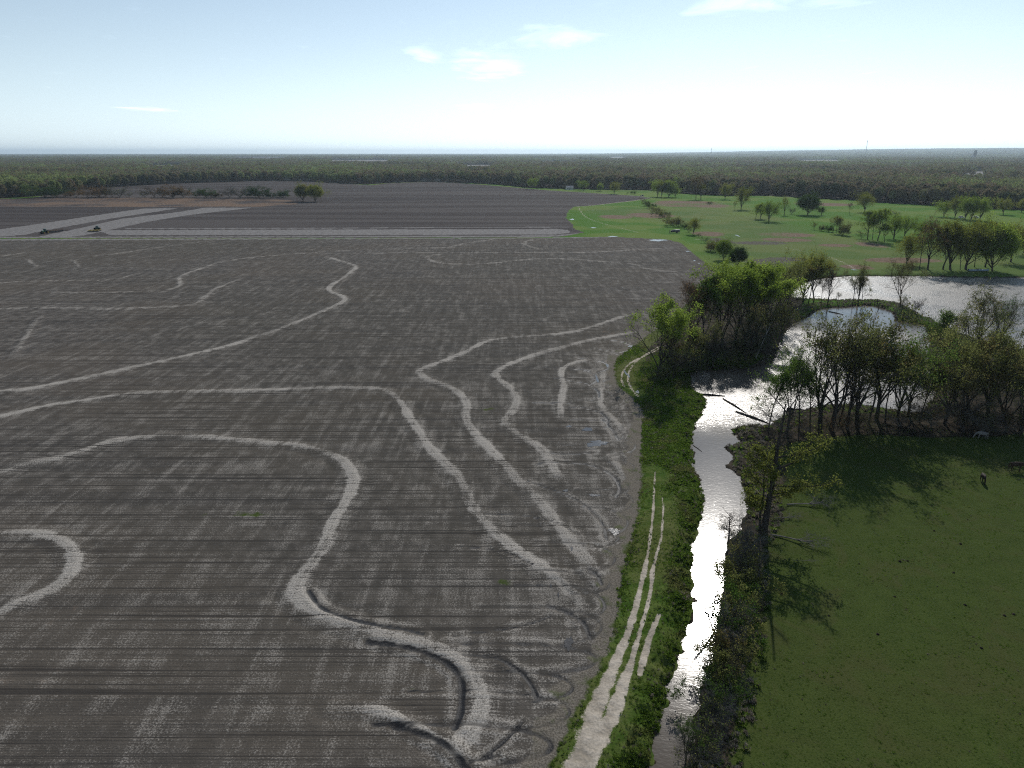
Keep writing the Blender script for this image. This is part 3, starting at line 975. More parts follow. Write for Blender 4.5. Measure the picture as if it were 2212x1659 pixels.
# muddy shore
MD[:, 1] = np.maximum(wood * 1.0, sst(1.6 - dw, 0, 1.4) * np.where(lush, 0.25, 0.85))
# leaf litter under the groves
for poly in ([(1395, 850), (1395, 760), (1450, 700), (1560, 600), (1690, 600), (1740, 640), (1720, 690), (1690, 760), (1660, 800), (1480, 840), (1440, 870)],
             [(1610, 1000), (1600, 940), (1660, 915), (1720, 880), (1990, 900), (2020, 850), (2005, 790), (2080, 750), (2160, 780), (2230, 880), (2260, 930), (2130, 945), (2000, 945), (1860, 940), (1720, 955), (1680, 990)],
             [(1605, 1100), (1600, 1050), (1590, 990), (1640, 980), (1700, 1010), (1690, 1080), (1650, 1160), (1630, 1300), (1600, 1420), (1580, 1600), (1560, 1720), (1450, 1720), (1480, 1617), (1520, 1460), (1540, 1355), (1560, 1224), (1566, 1167)]):
    s = sdf(P2, W(poly), 4.0)
    MD[:, 1] = np.maximum(MD[:, 1], 0.9 * sst(1.5 - s, 0, 3.0))
MC[:, 1] *= (1 - wood)
MA[:, 1] = np.where(clear_v, 0.0, MA[:, 1])
MD[:, 2] = np.where(clear_v, 1.0, MD[:, 2])

PUDDLES = [(1269, 928, 15, 4), (1290, 958, 27, 7), (1229, 921, 6, 2.5), (1283, 1070, 12, 3.5), (1222, 1060, 7, 2.5), (1327, 1148, 14, 8), (1228, 1389, 12, 15), (1352, 806, 3, 6), (1358, 812, 2.2, 4), (1366, 749, 10, 2.6),
           (1290, 819, 3.0, 9), (1312, 790, 3, 5), (1377, 847, 4, 4), (1421, 519, 21, 2.2), (1282, 492, 8, 1.0), (1324, 511, 14, .9), (1236, 474, 5, 1.8), (1486, 543, 7, .9), (1500, 563, 3, 1), (1510, 570, 2, .8),
           (1593, 509, 4, 2.0), (1845, 583, 6, 1.0), (1235, 1185, 3, 5), (1190, 1265, 2.5, 4), (1206, 1285, 2.5, 5)]
for cx, cy, hx, hy in PUDDLES:
    c = np.array(G(cx, cy))
    r = max(abs(G(cx + hx, cy)[0] - c[0]), abs(G(cx, cy - hy)[1] - c[1])) + 1.5
    k = np.hypot(PX - c[0], PY - c[1])
    Z *= np.where(k < r, sst(k, r * 0.75, r), 1).astype(np.float32)

# normals from the whole sheet so that the split pieces shade as one
V3 = np.stack([PX, PY, Z], 1).astype(np.float32)
grid = V3.reshape(NR, NAZ, 3)
dr = np.gradient(grid, axis=0)
da = np.gradient(grid, axis=1)
nrm = np.cross(da, dr)
nrm /= np.linalg.norm(nrm, axis=2, keepdims=True) + 1e-12
nrm[nrm[..., 2] < 0] *= -1
NRM = nrm.reshape(-1, 3).astype(np.float32)


def ground_z(x, y):
    r = math.hypot(x, y)
    a = math.atan2(x, y)
    i = np.interp(r, rad, np.arange(NR))
    j = np.interp(a, az, np.arange(NAZ))
    i0, j0 = min(int(i), NR - 2), min(int(j), NAZ - 2)
    fi, fj = i - i0, j - j0
    g = grid[..., 2]
    return float(g[i0, j0] * (1 - fi) * (1 - fj) + g[i0 + 1, j0] * fi * (1 - fj) + g[i0, j0 + 1] * (1 - fi) * fj + g[i0 + 1, j0 + 1] * fi * fj)


ii, jj = np.meshgrid(np.arange(NR - 1), np.arange(NAZ - 1), indexing='ij')
q0 = (ii * NAZ + jj).ravel()
QUADS = np.stack([q0, q0 + 1, q0 + NAZ + 1, q0 + NAZ], 1)
kind = np.full(NV, 3, np.int32)             # 3 pasture
kind[lush] = 2                              # grass verge between field and creek
kind[far_field] = 1
kind[near_field] = 0
kind[(wood > 0.5) | clear_v | (Rv > 1600)] = 4
kind[sedge & ~near_field] = 5
kind[(track_m > 0.5) & (Rv < 250)] = 6
kind[dw < 0.0] = 7
near_lev = levee_id >= 0
fk = kind[q0]
fl = np.where((fk == 0), levee_id[q0], -1)


def piece(name, sel):
    q = QUADS[sel]
    if not len(q):
        return None
    used = np.zeros(NV, bool)
    used[q.ravel()] = True
    idx = np.nonzero(used)[0]
    remap = np.zeros(NV, np.int32)
    remap[idx] = np.arange(len(idx))
    me = mesh_np(name, V3[idx], quads=remap[q], mats=[M['ground']], smooth=True)
    for nm, arr in (('mask_a', MA), ('mask_b', MBm), ('mask_c', MC), ('mask_d', MD)):
        at = me.attributes.new(nm, 'FLOAT_COLOR', 'POINT')
        at.data.foreach_set('color', arr[idx].ravel())
    me.normals_split_custom_set_from_vertices(NRM[idx].tolist())
    o = link(bpy.data.objects.new(name, me))
    tag(o, kind='structure')
    return o


for k, nm in ((0, 'crop_field'), (1, 'ploughed_field'), (2, 'grass_verge'), (3, 'pasture'), (4, 'woodland_floor'), (5, 'sedge_strip'), (6, 'dirt_track'), (7, 'creek_bed')):
    piece(nm, (fk == k) & (fl < 0))
for i in range(len(LEVEES)):
    piece('levee', fl == i)

# ground below and behind the surveyed sheet, out to the horizon all round
gb = MB()
gb.add([(-32000, -32000, -6), (32000, -32000, -6), (32000, 32000, -6), (-32000, 32000, -6)], [(0, 1, 2, 3)])
tag(gb.build('ground', M['ground']), kind='structure')


def sheet(name, poly, z, mat, grow=0.0):
    p = np.asarray(poly, float)
    me = bpy.data.meshes.new(name)
    me.from_pydata([(a, b, z) for a, b in p], [], [tuple(range(len(p)))])
    me.materials.append(mat)
    me.update()
    o = link(bpy.data.objects.new(name, me))
    if me.polygons[0].normal.z < 0:
        me.flip_normals()
    return tag(o, kind='structure')


# water sheets reach a little under the banks; the land hides their edges
sheet('creek', W([(1300, 1800), (1390, 1600), (1440, 1420), (1470, 1250), (1470, 1000), (1480, 880), (1700, 880), (1690, 940), (1630, 1050), (1640, 1150), (1600, 1250), (1580, 1420), (1530, 1600), (1480, 1800)], WZ), WZ, M['creek'])
sheet('bay', W([(1480, 880), (1460, 800), (1600, 770), (1660, 700), (1700, 668), (1790, 659), (1880, 655.5), (1905, 660), (1940, 672), (1975, 686), (2020, 697), (2040, 740), (2060, 860), (2000, 915), (1700, 880)], WZ), WZ, M['bay'])
sheet('lake', W([(1690, 640), (1720, 605), (1780, 594), (2100, 592), (2900, 597), (2950, 800), (2212, 776), (2120, 756), (2060, 740), (2020, 697), (1975, 686), (1940, 672), (1905, 660), (1880, 655.5), (1790, 656), (1715, 655)], WZ), WZ, M['lake'])

for i, (cx, cy, hx, hy) in enumerate(PUDDLES):
    c = np.array(G(cx, cy))
    rx = abs(G(cx + hx, cy)[0] - c[0])
    ry = 0.5 * abs(G(cx, cy - hy)[1] - G(cx, cy + hy)[1])
    n = 40
    rr = np.random.default_rng(100 + i)
    ph = rr.uniform(0, 6.28, 6)
    pts = []
    for k in range(n):
        t = 2 * math.pi * k / n
        s = 0.82 + 0.16 * math.sin(2 * t + ph[0]) + 0.14 * math.sin(3 * t + ph[1]) + 0.12 * math.sin(7 * t + ph[2]) + rr.uniform(-.12, .12)
        pts.append((c[0] + rx * s * math.cos(t), c[1] + ry * s * math.sin(t)))
    sheet('puddle', pts, ground_z(*c) + 0.035, M['puddle'])
# ------------------------------------------------------------------ trees: branch skeletons turned into wood and leaf meshes
def tubes_np(segs, sides=4):
    """tapered prisms for an array of segments (x0 y0 z0 x1 y1 z1 r0 r1)"""
    s = np.asarray(segs, np.float64)
    a, b, r0, r1 = s[:, 0:3], s[:, 3:6], s[:, 6], s[:, 7]
    d = b - a
    d /= np.linalg.norm(d, axis=1, keepdims=True) + 1e-9
    ref = np.where(np.abs(d[:, 2:3]) > 0.9, np.array([[1.0, 0, 0]]), np.array([[0, 0, 1.0]]))
    u = np.cross(d, ref)
    u /= np.linalg.norm(u, axis=1, keepdims=True) + 1e-9
    w = np.cross(d, u)
    n = len(s)
    vs = np.zeros((n, 2 * sides, 3))
    for k in range(sides):
        t = 2 * math.pi * k / sides
        o = u * math.cos(t) + w * math.sin(t)
        vs[:, k] = a + o * r0[:, None]
        vs[:, sides + k] = b + o * r1[:, None]
    base = (np.arange(n) * 2 * sides)[:, None]
    q = []
    for k in range(sides):
        q.append(np.stack([base[:, 0] + k, base[:, 0] + (k + 1) % sides, base[:, 0] + sides + (k + 1) % sides, base[:, 0] + sides + k], 1))
    return vs.reshape(-1, 3), np.concatenate(q)


def cards_np(c, size, rng, up=0.0):
    """small leaf faces with random facing"""
    n = len(c)
    nv = rng.normal(size=(n, 3))
    nv[:, 2] += up
    nv /= np.linalg.norm(nv, axis=1, keepdims=True)
    t = rng.normal(size=(n, 3))
    u = np.cross(nv, t)
    u /= np.linalg.norm(u, axis=1, keepdims=True) + 1e-9
    w = np.cross(nv, u)
    s = (size * rng.uniform(0.6, 1.35, n))[:, None]
    r = rng.uniform(0.45, 0.8, n)[:, None]
    vs = np.stack([c - u * s, c - w * s * r, c + u * s, c + w * s * r], 1)
    q = np.arange(n * 4).reshape(n, 4)
    return vs.reshape(-1, 3), q


def skeleton(rng, H, trunk, limbs, lean, spread, lv2, lv3, lv4, rise, r0, crook=0.16, low=0.3, droop=0.0, twig=0.55):
    """returns wood segments (thick list, thin list) and leaf anchor points"""
    thick, thin, tips = [], [], []

    def run(p, d, L, r, level, nseg):
        pts = [(p.copy(), r)]
        for i in range(nseg):
            d = d + rng.normal(size=3) * crook * (0.6 + 0.35 * level) + np.array([0, 0, rise[min(level, len(rise) - 1)]]) / nseg
            d /= np.linalg.norm(d)
            p = p + d * L / nseg
            rr = r * (1 - 0.78 * (i + 1) / nseg) if level else r * (1 - 0.5 * (i + 1) / nseg)
            (thick if level < 2 else thin).append((*pts[-1][0], *p, pts[-1][1], rr))
            pts.append((p.copy(), rr))
        return pts, d

    def side(d, ang):
        t = rng.normal(size=3)
        t -= d * (t @ d)
        t /= np.linalg.norm(t)
        v = d * math.cos(ang) + t * math.sin(ang)
        return v / np.linalg.norm(v)

    def along(pts, f):
        x = f * (len(pts) - 1)
        i = min(int(x), len(pts) - 2)
        t = x - i
        return pts[i][0] * (1 - t) + pts[i + 1][0] * t, pts[i][1] * (1 - t) + pts[i + 1][1] * t

    d0 = np.array([lean[0], lean[1], 1.0])
    d0 /= np.linalg.norm(d0)
    tp, dend = run(np.zeros(3), d0, H * trunk, r0, 0, 6)
    ga = rng.uniform(0, 6.28)
    for i in range(limbs):
        f = 1.0 if (trunk < 0.55 and i < 3) else rng.uniform(low, 1.0)
        p, r = along(tp, f)
        ga += 2.4 + rng.uniform(-.4, .4)
        tilt = spread * rng.uniform(0.6, 1.25) * (1.25 - 0.5 * f if trunk >= 0.55 else 1)
        d = np.array([math.cos(ga) * math.sin(tilt), math.sin(ga) * math.sin(tilt), math.cos(tilt)])
        rem = (H - p[2])
        L = rem * rng.uniform(0.75, 1.0) / max(math.cos(tilt), 0.55) if trunk < 0.55 else H * (0.22 + 0.30 * (1 - f)) * rng.uniform(.8, 1.2)
        p1, _ = run(p, d, L, r * rng.uniform(0.45, 0.62), 1, 6)
        for j in range(lv2):
            f2 = rng.uniform(0.22, 1.0)
            q, rq = along(p1, f2)
            dd = p1[min(int(f2 * 6) + 1, 6)][0] - p1[min(int(f2 * 6), 5)][0]
            dd /= np.linalg.norm(dd) + 1e-9
            p2, _ = run(q, side(dd, rng.uniform(.35, .85)), L * (0.42 - 0.2 * f2) * rng.uniform(.8, 1.25), max(rq * 0.55, .02), 2, 4)
            for k in range(lv3):
                f3 = rng.uniform(0.2, 1.0)
                q3, r3 = along(p2, f3)
                d3 = p2[-1][0] - p2[0][0]
                l3 = np.linalg.norm(d3)
                d3 = side(d3 / (l3 + 1e-9), rng.uniform(.35, .9))
                d3[2] -= droop
                p3, _ = run(q3, d3 / np.linalg.norm(d3), max(l3 * 0.6, .5) * rng.uniform(.7, 1.2), max(r3 * 0.5, .012), 3, 3)
                tips += [x[0] for x in p3[1:]]
                for m in range(lv4):
                    q4, r4 = along(p3, rng.uniform(0.2, 1.0))
                    d4 = p3[-1][0] - p3[0][0]
                    l4 = np.linalg.norm(d4)
                    d4 = side(d4 / (l4 + 1e-9), rng.uniform(.3, .9))
                    e = q4 + d4 * twig * rng.uniform(.6, 1.4)
                    thin.append((*q4, *e, 0.011, 0.005))
                    tips += [e, (q4 + e) / 2]
    return np.array(thick), np.array(thin), np.array(tips)


TREE_H = {}
WOOD, LEAF = {}, {}


def tree_kind(name, seed, bark, leafmat, nleaf, lsize, leaf_low=0.0, jit=0.3, fat=1.0, fill=0.0, **kw):
    rng = np.random.default_rng(seed)
    thick, thin, tips = skeleton(rng, **kw)
    thin[:, 6:8] *= 1.25 * fat
    v1, q1 = tubes_np(thick, 6)
    v2, q2 = tubes_np(thin, 3)
    top = np.percentile(v2[:, 2], 97.5)
    me = mesh_np(name + '_wood', np.vstack([v1, v2]), quads=np.vstack([q1, q2 + len(v1)]), mats=[M[bark]])
    WOOD[name] = me
    if nleaf:
        # leaves favour the upper, outer twigs
        w = sst(tips[:, 2] / top, leaf_low - 0.25, leaf_low + 0.25) + 0.03
        # clumpy: some twigs are well ahead of others
        w *= 0.25 + 1.5 * vnoise(tips[:, 0] / 1.6 + 50, tips[:, 1] / 1.6 + tips[:, 2] / 1.9 + 50, seed) ** 2
        pick = rng.choice(len(tips), nleaf, p=w / w.sum())
        c = tips[pick] + rng.normal(size=(nleaf, 3)) * jit
        nf_ = int(nleaf * fill)
        if nf_:
            # closed crown: leaf clumps through the whole rounded volume, thinner inside
            k = rng.normal(size=(90, 3))
            k /= np.linalg.norm(k, axis=1, keepdims=True)
            k[:, 2] = np.where(k[:, 2] < -.75, -k[:, 2], k[:, 2])
            k *= rng.uniform(.62, 1.0, (90, 1))
            k = k * np.array([top * .46, top * .46, top * .36]) + np.array([0, 0, top * .58])
            c[:nf_] = k[rng.integers(0, 90, nf_)] + rng.normal(size=(nf_, 3)) * top * .062
        v, q = cards_np(c, lsize, rng)
        LEAF[name] = mesh_np(name + '_leaves', v, quads=q, mats=[M[leafmat]])
    TREE_H[name] = top


vase = dict(H=16, trunk=0.30, limbs=9, lean=(0, 0), spread=0.34, lv2=9, lv3=6, lv4=5, rise=(0, .30, .25, .2, .1), r0=.34)
tree_kind('vase_a', 1, 'bark', 'leaf_bright', 9000, .17, .80, .34, **vase)
tree_kind('vase_b', 2, 'bark', 'leaf_bright', 8500, .17, .78, .34, **{**vase, 'limbs': 8, 'trunk': .36, 'spread': .32})
tree_kind('vase_c', 3, 'bark', 'leaf_bright', 10000, .17, .72, .34, **{**vase, 'limbs': 10, 'trunk': .24, 'spread': .42})
tree_kind('bare_a', 4, 'bark_red', 'leaf_rust', 4500, .11, .45, **{**vase, 'limbs': 9, 'lv3': 7, 'lv4': 8, 'spread': .38})
tree_kind('bare_b', 5, 'bark', 'leaf_olive', 3200, .14, .58, **{**vase, 'limbs': 8, 'trunk': .36, 'spread': .48, 'lv4': 6, 'r0': .42})
wide = dict(H=15, trunk=0.26, limbs=10, lean=(0, 0), spread=0.66, lv2=9, lv3=6, lv4=4, rise=(0, .22, .15, .1, 0), r0=.44)
tree_kind('oak_a', 6, 'bark', 'leaf_olive', 6500, .17, .48, .40, **wide)
tree_kind('full_a', 26, 'bark', 'leaf_olive', 8000, .23, .2, .5, fill=.45, **{**wide, 'lv3': 4, 'lv4': 3})
tree_kind('full_b', 27, 'bark', 'leaf_olive', 7500, .23, .25, .5, fill=.4, **{**wide, 'lv3': 4, 'lv4': 3, 'trunk': .32, 'spread': .55})
tree_kind('oak_b', 7, 'bark', 'leaf_olive', 5400, .17, .52, .40, **{**wide, 'limbs': 9, 'trunk': .30, 'spread': .58})
tree_kind('oak_c', 8, 'bark', 'leaf_olive', 4600, .17, .52, .4, **{**wide, 'limbs': 8, 'trunk': .22, 'spread': .55, 'lean': (.18, .05)})
tree_kind('round_a', 9, 'bark', 'leaf_dark', 17000, .27, .0, .7, fill=.75, **{**wide, 'H': 12, 'trunk': .2, 'limbs': 14, 'spread': .9, 'lv3': 5, 'lv4': 3, 'r0': .4})
tree_kind('slim_a', 10, 'bark', 'leaf_olive', 1600, .13, .4, **dict(H=15, trunk=0.92, limbs=14, lean=(.04, 0), spread=0.75, lv2=5, lv3=4, lv4=4, rise=(0, .35, .2, .1, 0), r0=.19, low=.35))
tree_kind('slim_b', 11, 'bark', 'leaf_green', 4500, .15, .3, .35, **dict(H=14, trunk=0.9, limbs=18, lean=(-.05, 0), spread=0.7, lv2=6, lv3=4, lv4=4, rise=(0, .4, .2, .1, 0), r0=.17, low=.25))
shrub = dict(H=4, trunk=0.10, limbs=10, lean=(0, 0), spread=0.62, lv2=6, lv3=4, lv4=4, rise=(0, .2, .15, .1, 0), r0=.09, twig=.35)
tree_kind('shrub_a', 12, 'bark', 'leaf_olive', 700, .09, .3, .18, .7, **shrub)
tree_kind('shrub_b', 13, 'bark_grey', 'leaf_rust', 350, .08, .3, .18, .7, **{**shrub, 'limbs': 12, 'lv4': 6})
tree_kind('shrub_c', 14, 'bark', 'leaf_green', 3600, .12, .1, .25, .7, **{**shrub, 'spread': .8})
tree_kind('shrub_d', 15, 'bark', 'leaf_dark', 4200, .13, .0, .25, .7, **{**shrub, 'spread': .75, 'limbs': 13})
tree_kind('snag', 16, 'bark_red', 'leaf_olive', 0, .1, .3, **dict(H=7, trunk=0.98, limbs=13, lean=(.02, 0), spread=1.25, lv2=2, lv3=2, lv4=1, rise=(0, .3, .2, .1, 0), r0=.17, low=.3))
tree_kind('dead_bough', 17, 'bark_grey', 'leaf_olive', 0, .1, .3, **dict(H=7, trunk=0.6, limbs=6, lean=(.02, 0), spread=.42, lv2=4, lv3=3, lv4=2, rise=(0, 0, 0, 0), r0=.15, low=.5))

ROUND = []


def put_tree(kind_, x, y, h, leafmat=None, bark=None, rz=None, name='tree', wid=1.0, z=None, tilt=(0, 0)):
    """an Empty at the foot with trunk and crown"""
    rz = RNG.uniform(0, 6.28) if rz is None else rz
    s = h / TREE_H[kind_]
    zz = ground_z(x, y) - 0.06 if z is None else z
    e = empty(name, (x, y, zz), rz)
    e.rotation_euler = (tilt[0], tilt[1], rz)
    e.scale = (s * wid, s * wid, s)
    t = link(bpy.data.objects.new('trunk', WOOD[kind_]), e)
    if bark:
        t.material_slots[0].link = 'OBJECT'
        t.material_slots[0].material = M[bark]
    if kind_ in LEAF:
        c = link(bpy.data.objects.new('crown', LEAF[kind_]), e)
        if leafmat:
            c.material_slots[0].link = 'OBJECT'
            c.material_slots[0].material = M[leafmat]
    return e


ORD = ['first', 'second', 'third', 'fourth', 'fifth', 'sixth', 'seventh', 'eighth', 'ninth', 'tenth', 'eleventh', 'twelfth', 'thirteenth', 'fourteenth', 'fifteenth', 'sixteenth', 'seventeenth', 'eighteenth',
       'nineteenth', 'twentieth', 'twenty-first', 'twenty-second', 'twenty-third', 'twenty-fourth', 'twenty-fifth', 'twenty-sixth', 'twenty-seventh', 'twenty-eighth', 'twenty-ninth', 'thirtieth']
LOOK = {'leaf_bright': 'spring-green', 'leaf_olive': 'olive-leaved', 'leaf_yellow': 'yellow-green', 'leaf_green': 'mid-green', 'leaf_dark': 'dark green', 'leaf_rust': 'rust-budded'}
SHAPE = {'full': 'leafy tree', 'oak_': 'spreading tree', 'roun': 'dense round tree', 'vase': 'vase-shaped tree', 'bare': 'nearly bare tree', 'oak': 'spreading tree', 'round': 'dense round tree', 'slim': 'slender tree', 'shru': 'twiggy shrub'}


def stand(rows, where, group, name='tree', category='tree', axis='left'):
    """rows: kind, px, py, top row, leaf material, width factor; one thing per row, told apart by rank from the left"""
    rows = sorted(rows, key=lambda r: r[1])
    for i, r in enumerate(rows):
        k, px, py, top, lm = r[:5]
        wid = r[5] if len(r) > 5 else 1.0
        x, y = G(px, py)
        h = max(height_of(px, py, top), 0.8)
        e = put_tree(k, x, y, h, lm, name=name, wid=wid)
        noun = SHAPE[k[:4]]
        if category == 'shrub':
            noun = 'shrub'
        tag(e, f'{LOOK[lm]} {noun} {where}, {ORD[i]} from the left', category, group)


# trees on the near bank of the bay, beside the end of the track
stand([('vase_a', 1420, 812, 660, 'leaf_bright'), ('bare_a', 1483, 752, 606, 'leaf_rust'), ('vase_b', 1519, 752, 606, 'leaf_green', .8), ('vase_c', 1560, 745, 584, 'leaf_bright'), ('vase_a', 1588, 738, 582, 'leaf_bright', .9),
       ('vase_b', 1633, 730, 578, 'leaf_bright', 1.1), ('vase_c', 1660, 716, 580, 'leaf_bright', .9), ('oak_b', 1686, 694, 588, 'leaf_olive', .8), ('oak_a', 1700, 655, 575, 'leaf_olive', .8), ('bare_b', 1540, 790, 690, 'leaf_olive', .8),
       ('slim_b', 1500, 795, 700, 'leaf_olive'), ('bare_b', 1610, 780, 665, 'leaf_olive', .8), ('slim_a', 1655, 768, 668, 'leaf_olive'), ('bare_b', 1690, 730, 650, 'leaf_olive', .8), ('bare_b', 1455, 818, 715, 'leaf_olive', .8),
       ('vase_b', 1442, 790, 690, 'leaf_green', .7), ('vase_b', 1606, 750, 590, 'leaf_bright', .9), ('slim_a', 1625, 770, 660, 'leaf_olive', .8), ('vase_a', 1618, 715, 580, 'leaf_bright', .9)],
      'in the tall thicket between track and bay', 'trees of the thicket beside the bay')
# spit between bay and lake
stand([('oak_a', 1734, 652, 549, 'leaf_yellow', .95), ('vase_b', 1757, 651, 562, 'leaf_yellow', 1.0), ('bare_b', 1788, 657, 577, 'leaf_rust', .8), ('slim_a', 1774, 656, 600, 'leaf_rust'), ('slim_a', 1842, 656, 592, 'leaf_olive'),
       ('bare_b', 1853, 654, 568, 'leaf_olive', .7), ('slim_b', 1862, 653, 598, 'leaf_olive'), ('bare_a', 1945, 659, 561, 'leaf_olive', .9), ('slim_a', 1746, 656, 575, 'leaf_olive'), ('slim_a', 1946, 684, 640, 'leaf_olive'),
       ('slim_a', 1809, 657, 630, 'leaf_olive')],
      'on the spit between bay and lake', 'trees on the spit')
# grove between bay and pasture
stand([('slim_b', 1659, 930, 800, 'leaf_green', .9), ('bare_b', 1699, 936, 753, 'leaf_green', .7), ('slim_b', 1726, 925, 784, 'leaf_green', .9), ('bare_b', 1771, 926, 692, 'leaf_olive', .85), ('bare_b', 1795, 928, 690, 'leaf_olive', .9),
       ('slim_a', 1813, 915, 740, 'leaf_olive'), ('oak_c', 1851, 916, 688, 'leaf_olive', .85), ('oak_b', 1893, 905, 703, 'leaf_olive', .85), ('oak_a', 1938, 903, 730, 'leaf_green', .8), ('oak_b', 1962, 898, 757, 'leaf_green', .8),
       ('slim_a', 1876, 915, 745, 'leaf_olive'), ('slim_b', 1750, 915, 800, 'leaf_green'), ('bare_b', 1830, 925, 715, 'leaf_olive', .7), ('slim_b', 1985, 910, 800, 'leaf_olive'), ('slim_a', 1912, 912, 780, 'leaf_olive')],
      'in the grove between bay and pasture', 'trees of the grove south of the bay')
# right-hand grove
stand([('slim_b', 2015, 792, 676, 'leaf_green'), ('oak_c', 2059, 792, 660, 'leaf_olive', .9), ('bare_b', 2112, 765, 627, 'leaf_olive', 1.0), ('bare_a', 2155, 752, 643, 'leaf_green', 1.15), ('slim_a', 2144, 750, 678, 'leaf_olive'),
       ('bare_b', 2040, 915, 790, 'leaf_olive', 1.1), ('oak_a', 2092, 880, 715, 'leaf_olive', .9), ('oak_b', 2132, 905, 725, 'leaf_olive', 1.0), ('oak_a', 2172, 915, 752, 'leaf_olive', .9), ('bare_b', 2205, 935, 790, 'leaf_olive', 1.0),
       ('oak_c', 2062, 862, 735, 'leaf_olive', .9), ('bare_b', 2080, 930, 800, 'leaf_olive', 1.0), ('oak_b', 2235, 900, 760, 'leaf_olive', 1.0)],
      'in the right-edge grove', 'trees of the right-hand grove')
# far lake shore
stand([('full_a', 1958, 570, 507, 'leaf_yellow', 1.0), ('slim_a', 1986, 582, 500, 'leaf_yellow'), ('bare_b', 2004, 582, 475, 'leaf_rust', .8), ('vase_b', 2037, 582, 486, 'leaf_yellow', .9), ('full_a', 2053, 583, 481, 'leaf_yellow'),
       ('full_b', 2086, 582, 481, 'leaf_yellow', 1.1), ('slim_b', 2105, 577, 500, 'leaf_bright'), ('vase_b', 2128, 577, 483, 'leaf_yellow', 1.0), ('round_a', 2143, 585, 483, 'leaf_bright', .8), ('full_b', 2183, 566, 486, 'leaf_yellow', .9),
       ('full_a', 2209, 550, 492, 'leaf_yellow', .9), ('slim_b', 2074, 582, 520, 'leaf_yellow'), ('full_b', 2240, 570, 490, 'leaf_yellow')],
      'on the far lake shore', 'trees on the far lake shore')
# leafy cluster in the far pasture
stand([('slim_b', 1874, 517, 456, 'leaf_bright', 1.4), ('slim_b', 1884, 518, 470, 'leaf_bright', 1.2), ('vase_b', 1896, 520, 454, 'leaf_bright', .9), ('full_b', 1930, 516, 466, 'leaf_bright', 1.1), ('full_a', 1954, 510, 468, 'leaf_bright'),
       ('full_a', 1976, 505, 480, 'leaf_bright'), ('vase_b', 1910, 522, 486, 'leaf_bright'), ('full_b', 1993, 520, 478, 'leaf_bright')],
      'in the clump by the far pasture', 'trees of the pasture clump')
# parkland trees
stand([('full_a', 1601, 453, 407, 'leaf_yellow', .8), ('slim_a', 1586, 456, 436, 'leaf_yellow'), ('slim_b', 1632, 473, 441, 'leaf_bright', 1.3), ('full_a', 1642, 473, 441, 'leaf_bright'), ('full_a', 1661, 478, 436, 'leaf_bright', 1.1),
       ('bare_b', 1694, 465, 426, 'leaf_yellow', .8), ('round_a', 1744, 465, 421, 'leaf_dark', 1.15), ('full_a', 1774, 466, 448, 'leaf_dark', 1.1), ('slim_a', 1834, 465, 439, 'leaf_rust'), ('full_a', 1868, 459, 418, 'leaf_yellow', 1.1),
       ('slim_a', 1798, 504, 468, 'leaf_yellow', 1.2), ('slim_a', 1806, 503, 466, 'leaf_yellow', 1.2), ('slim_b', 1812, 505, 472, 'leaf_yellow', 1.2), ('oak_c', 1758, 496, 478, 'leaf_yellow', .8), ('full_a', 1497, 506, 472, 'leaf_yellow', 1.0)],
      'standing in the open far pasture', 'trees scattered over the far pasture')
stand([('full_a', 2038, 469, 436, 'leaf_bright', 1.2), ('full_b', 2062, 471, 426, 'leaf_yellow', .9), ('full_a', 2084, 474, 429, 'leaf_bright'), ('full_a', 2097, 475, 427, 'leaf_bright'), ('full_a', 2116, 476, 429, 'leaf_bright', .9),
       ('full_b', 2167, 463, 429, 'leaf_yellow', 1.1), ('full_a', 2206, 458, 429, 'leaf_yellow')],
      'by the parked cars', 'trees around the parked cars')
stand([('full_a', 1260, 411, 390, 'leaf_bright', 1.3), ('round_a', 1296, 413, 396, 'leaf_bright', .9), ('full_a', 1327, 419, 394, 'leaf_yellow'), ('full_a', 1420, 426, 391, 'leaf_bright', .9), ('full_b', 1428, 427, 393, 'leaf_yellow', .8),
       ('round_a', 1444, 427, 391, 'leaf_bright', 1.0), ('full_a', 1458, 428, 407, 'leaf_bright', 1.2), ('bare_a', 1503, 432, 380, 'leaf_rust', .8), ('bare_b', 1514, 432, 396, 'leaf_yellow'), ('full_a', 1566, 432, 399, 'leaf_yellow', .9),
       ('full_b', 1149, 408, 384, 'leaf_bright', 1.0)],
      'along the lane before the forest', 'trees along the far lane')
stand([('round_a', 655, 433, 396, 'leaf_olive', 1.0), ('round_a', 681, 434, 397, 'leaf_yellow', 1.05)],
      'ending the far left hedge', 'pair of trees in the ploughed fields')

# hedge rows and shrubs
hedge = []
for k in range(24):
    px = 75 + k * 23.2 + RNG.uniform(-6, 6)
    hedge.append((['shrub_d', 'shrub_c', 'shrub_a', 'shrub_b'][int(RNG.integers(4))], px, 425.5 + RNG.uniform(-.4, .8), 425.5 - RNG.choice([10, 13, 15, 18, 23]), ['leaf_dark', 'leaf_dark', 'leaf_olive', 'leaf_rust'][int(RNG.integers(4))], 2.0))
stand(hedge, 'in the hedge across the far left field', 'shrubs of the far left hedge', 'shrub', 'shrub')
hedge = []
for px, py, top in ((1384, 434, 428), (1391, 440, 431), (1397, 446, 435), (1404, 451, 439), (1410, 456, 444), (1417, 461, 447), (1424, 466, 453), (1431, 470, 455), (1439, 475, 459), (1456, 489, 468), (1448, 486, 472), (1465, 490, 474), (1478, 494, 482),
                    (1488, 502, 490), (1510, 513, 503), (1523, 525, 512), (1535, 542, 519), (1545, 546, 524)):
    hedge.append((['shrub_d', 'shrub_a', 'shrub_c'][int(RNG.integers(3))], px, py, top, ['leaf_dark', 'leaf_olive'][int(RNG.integers(2))], 1.25))
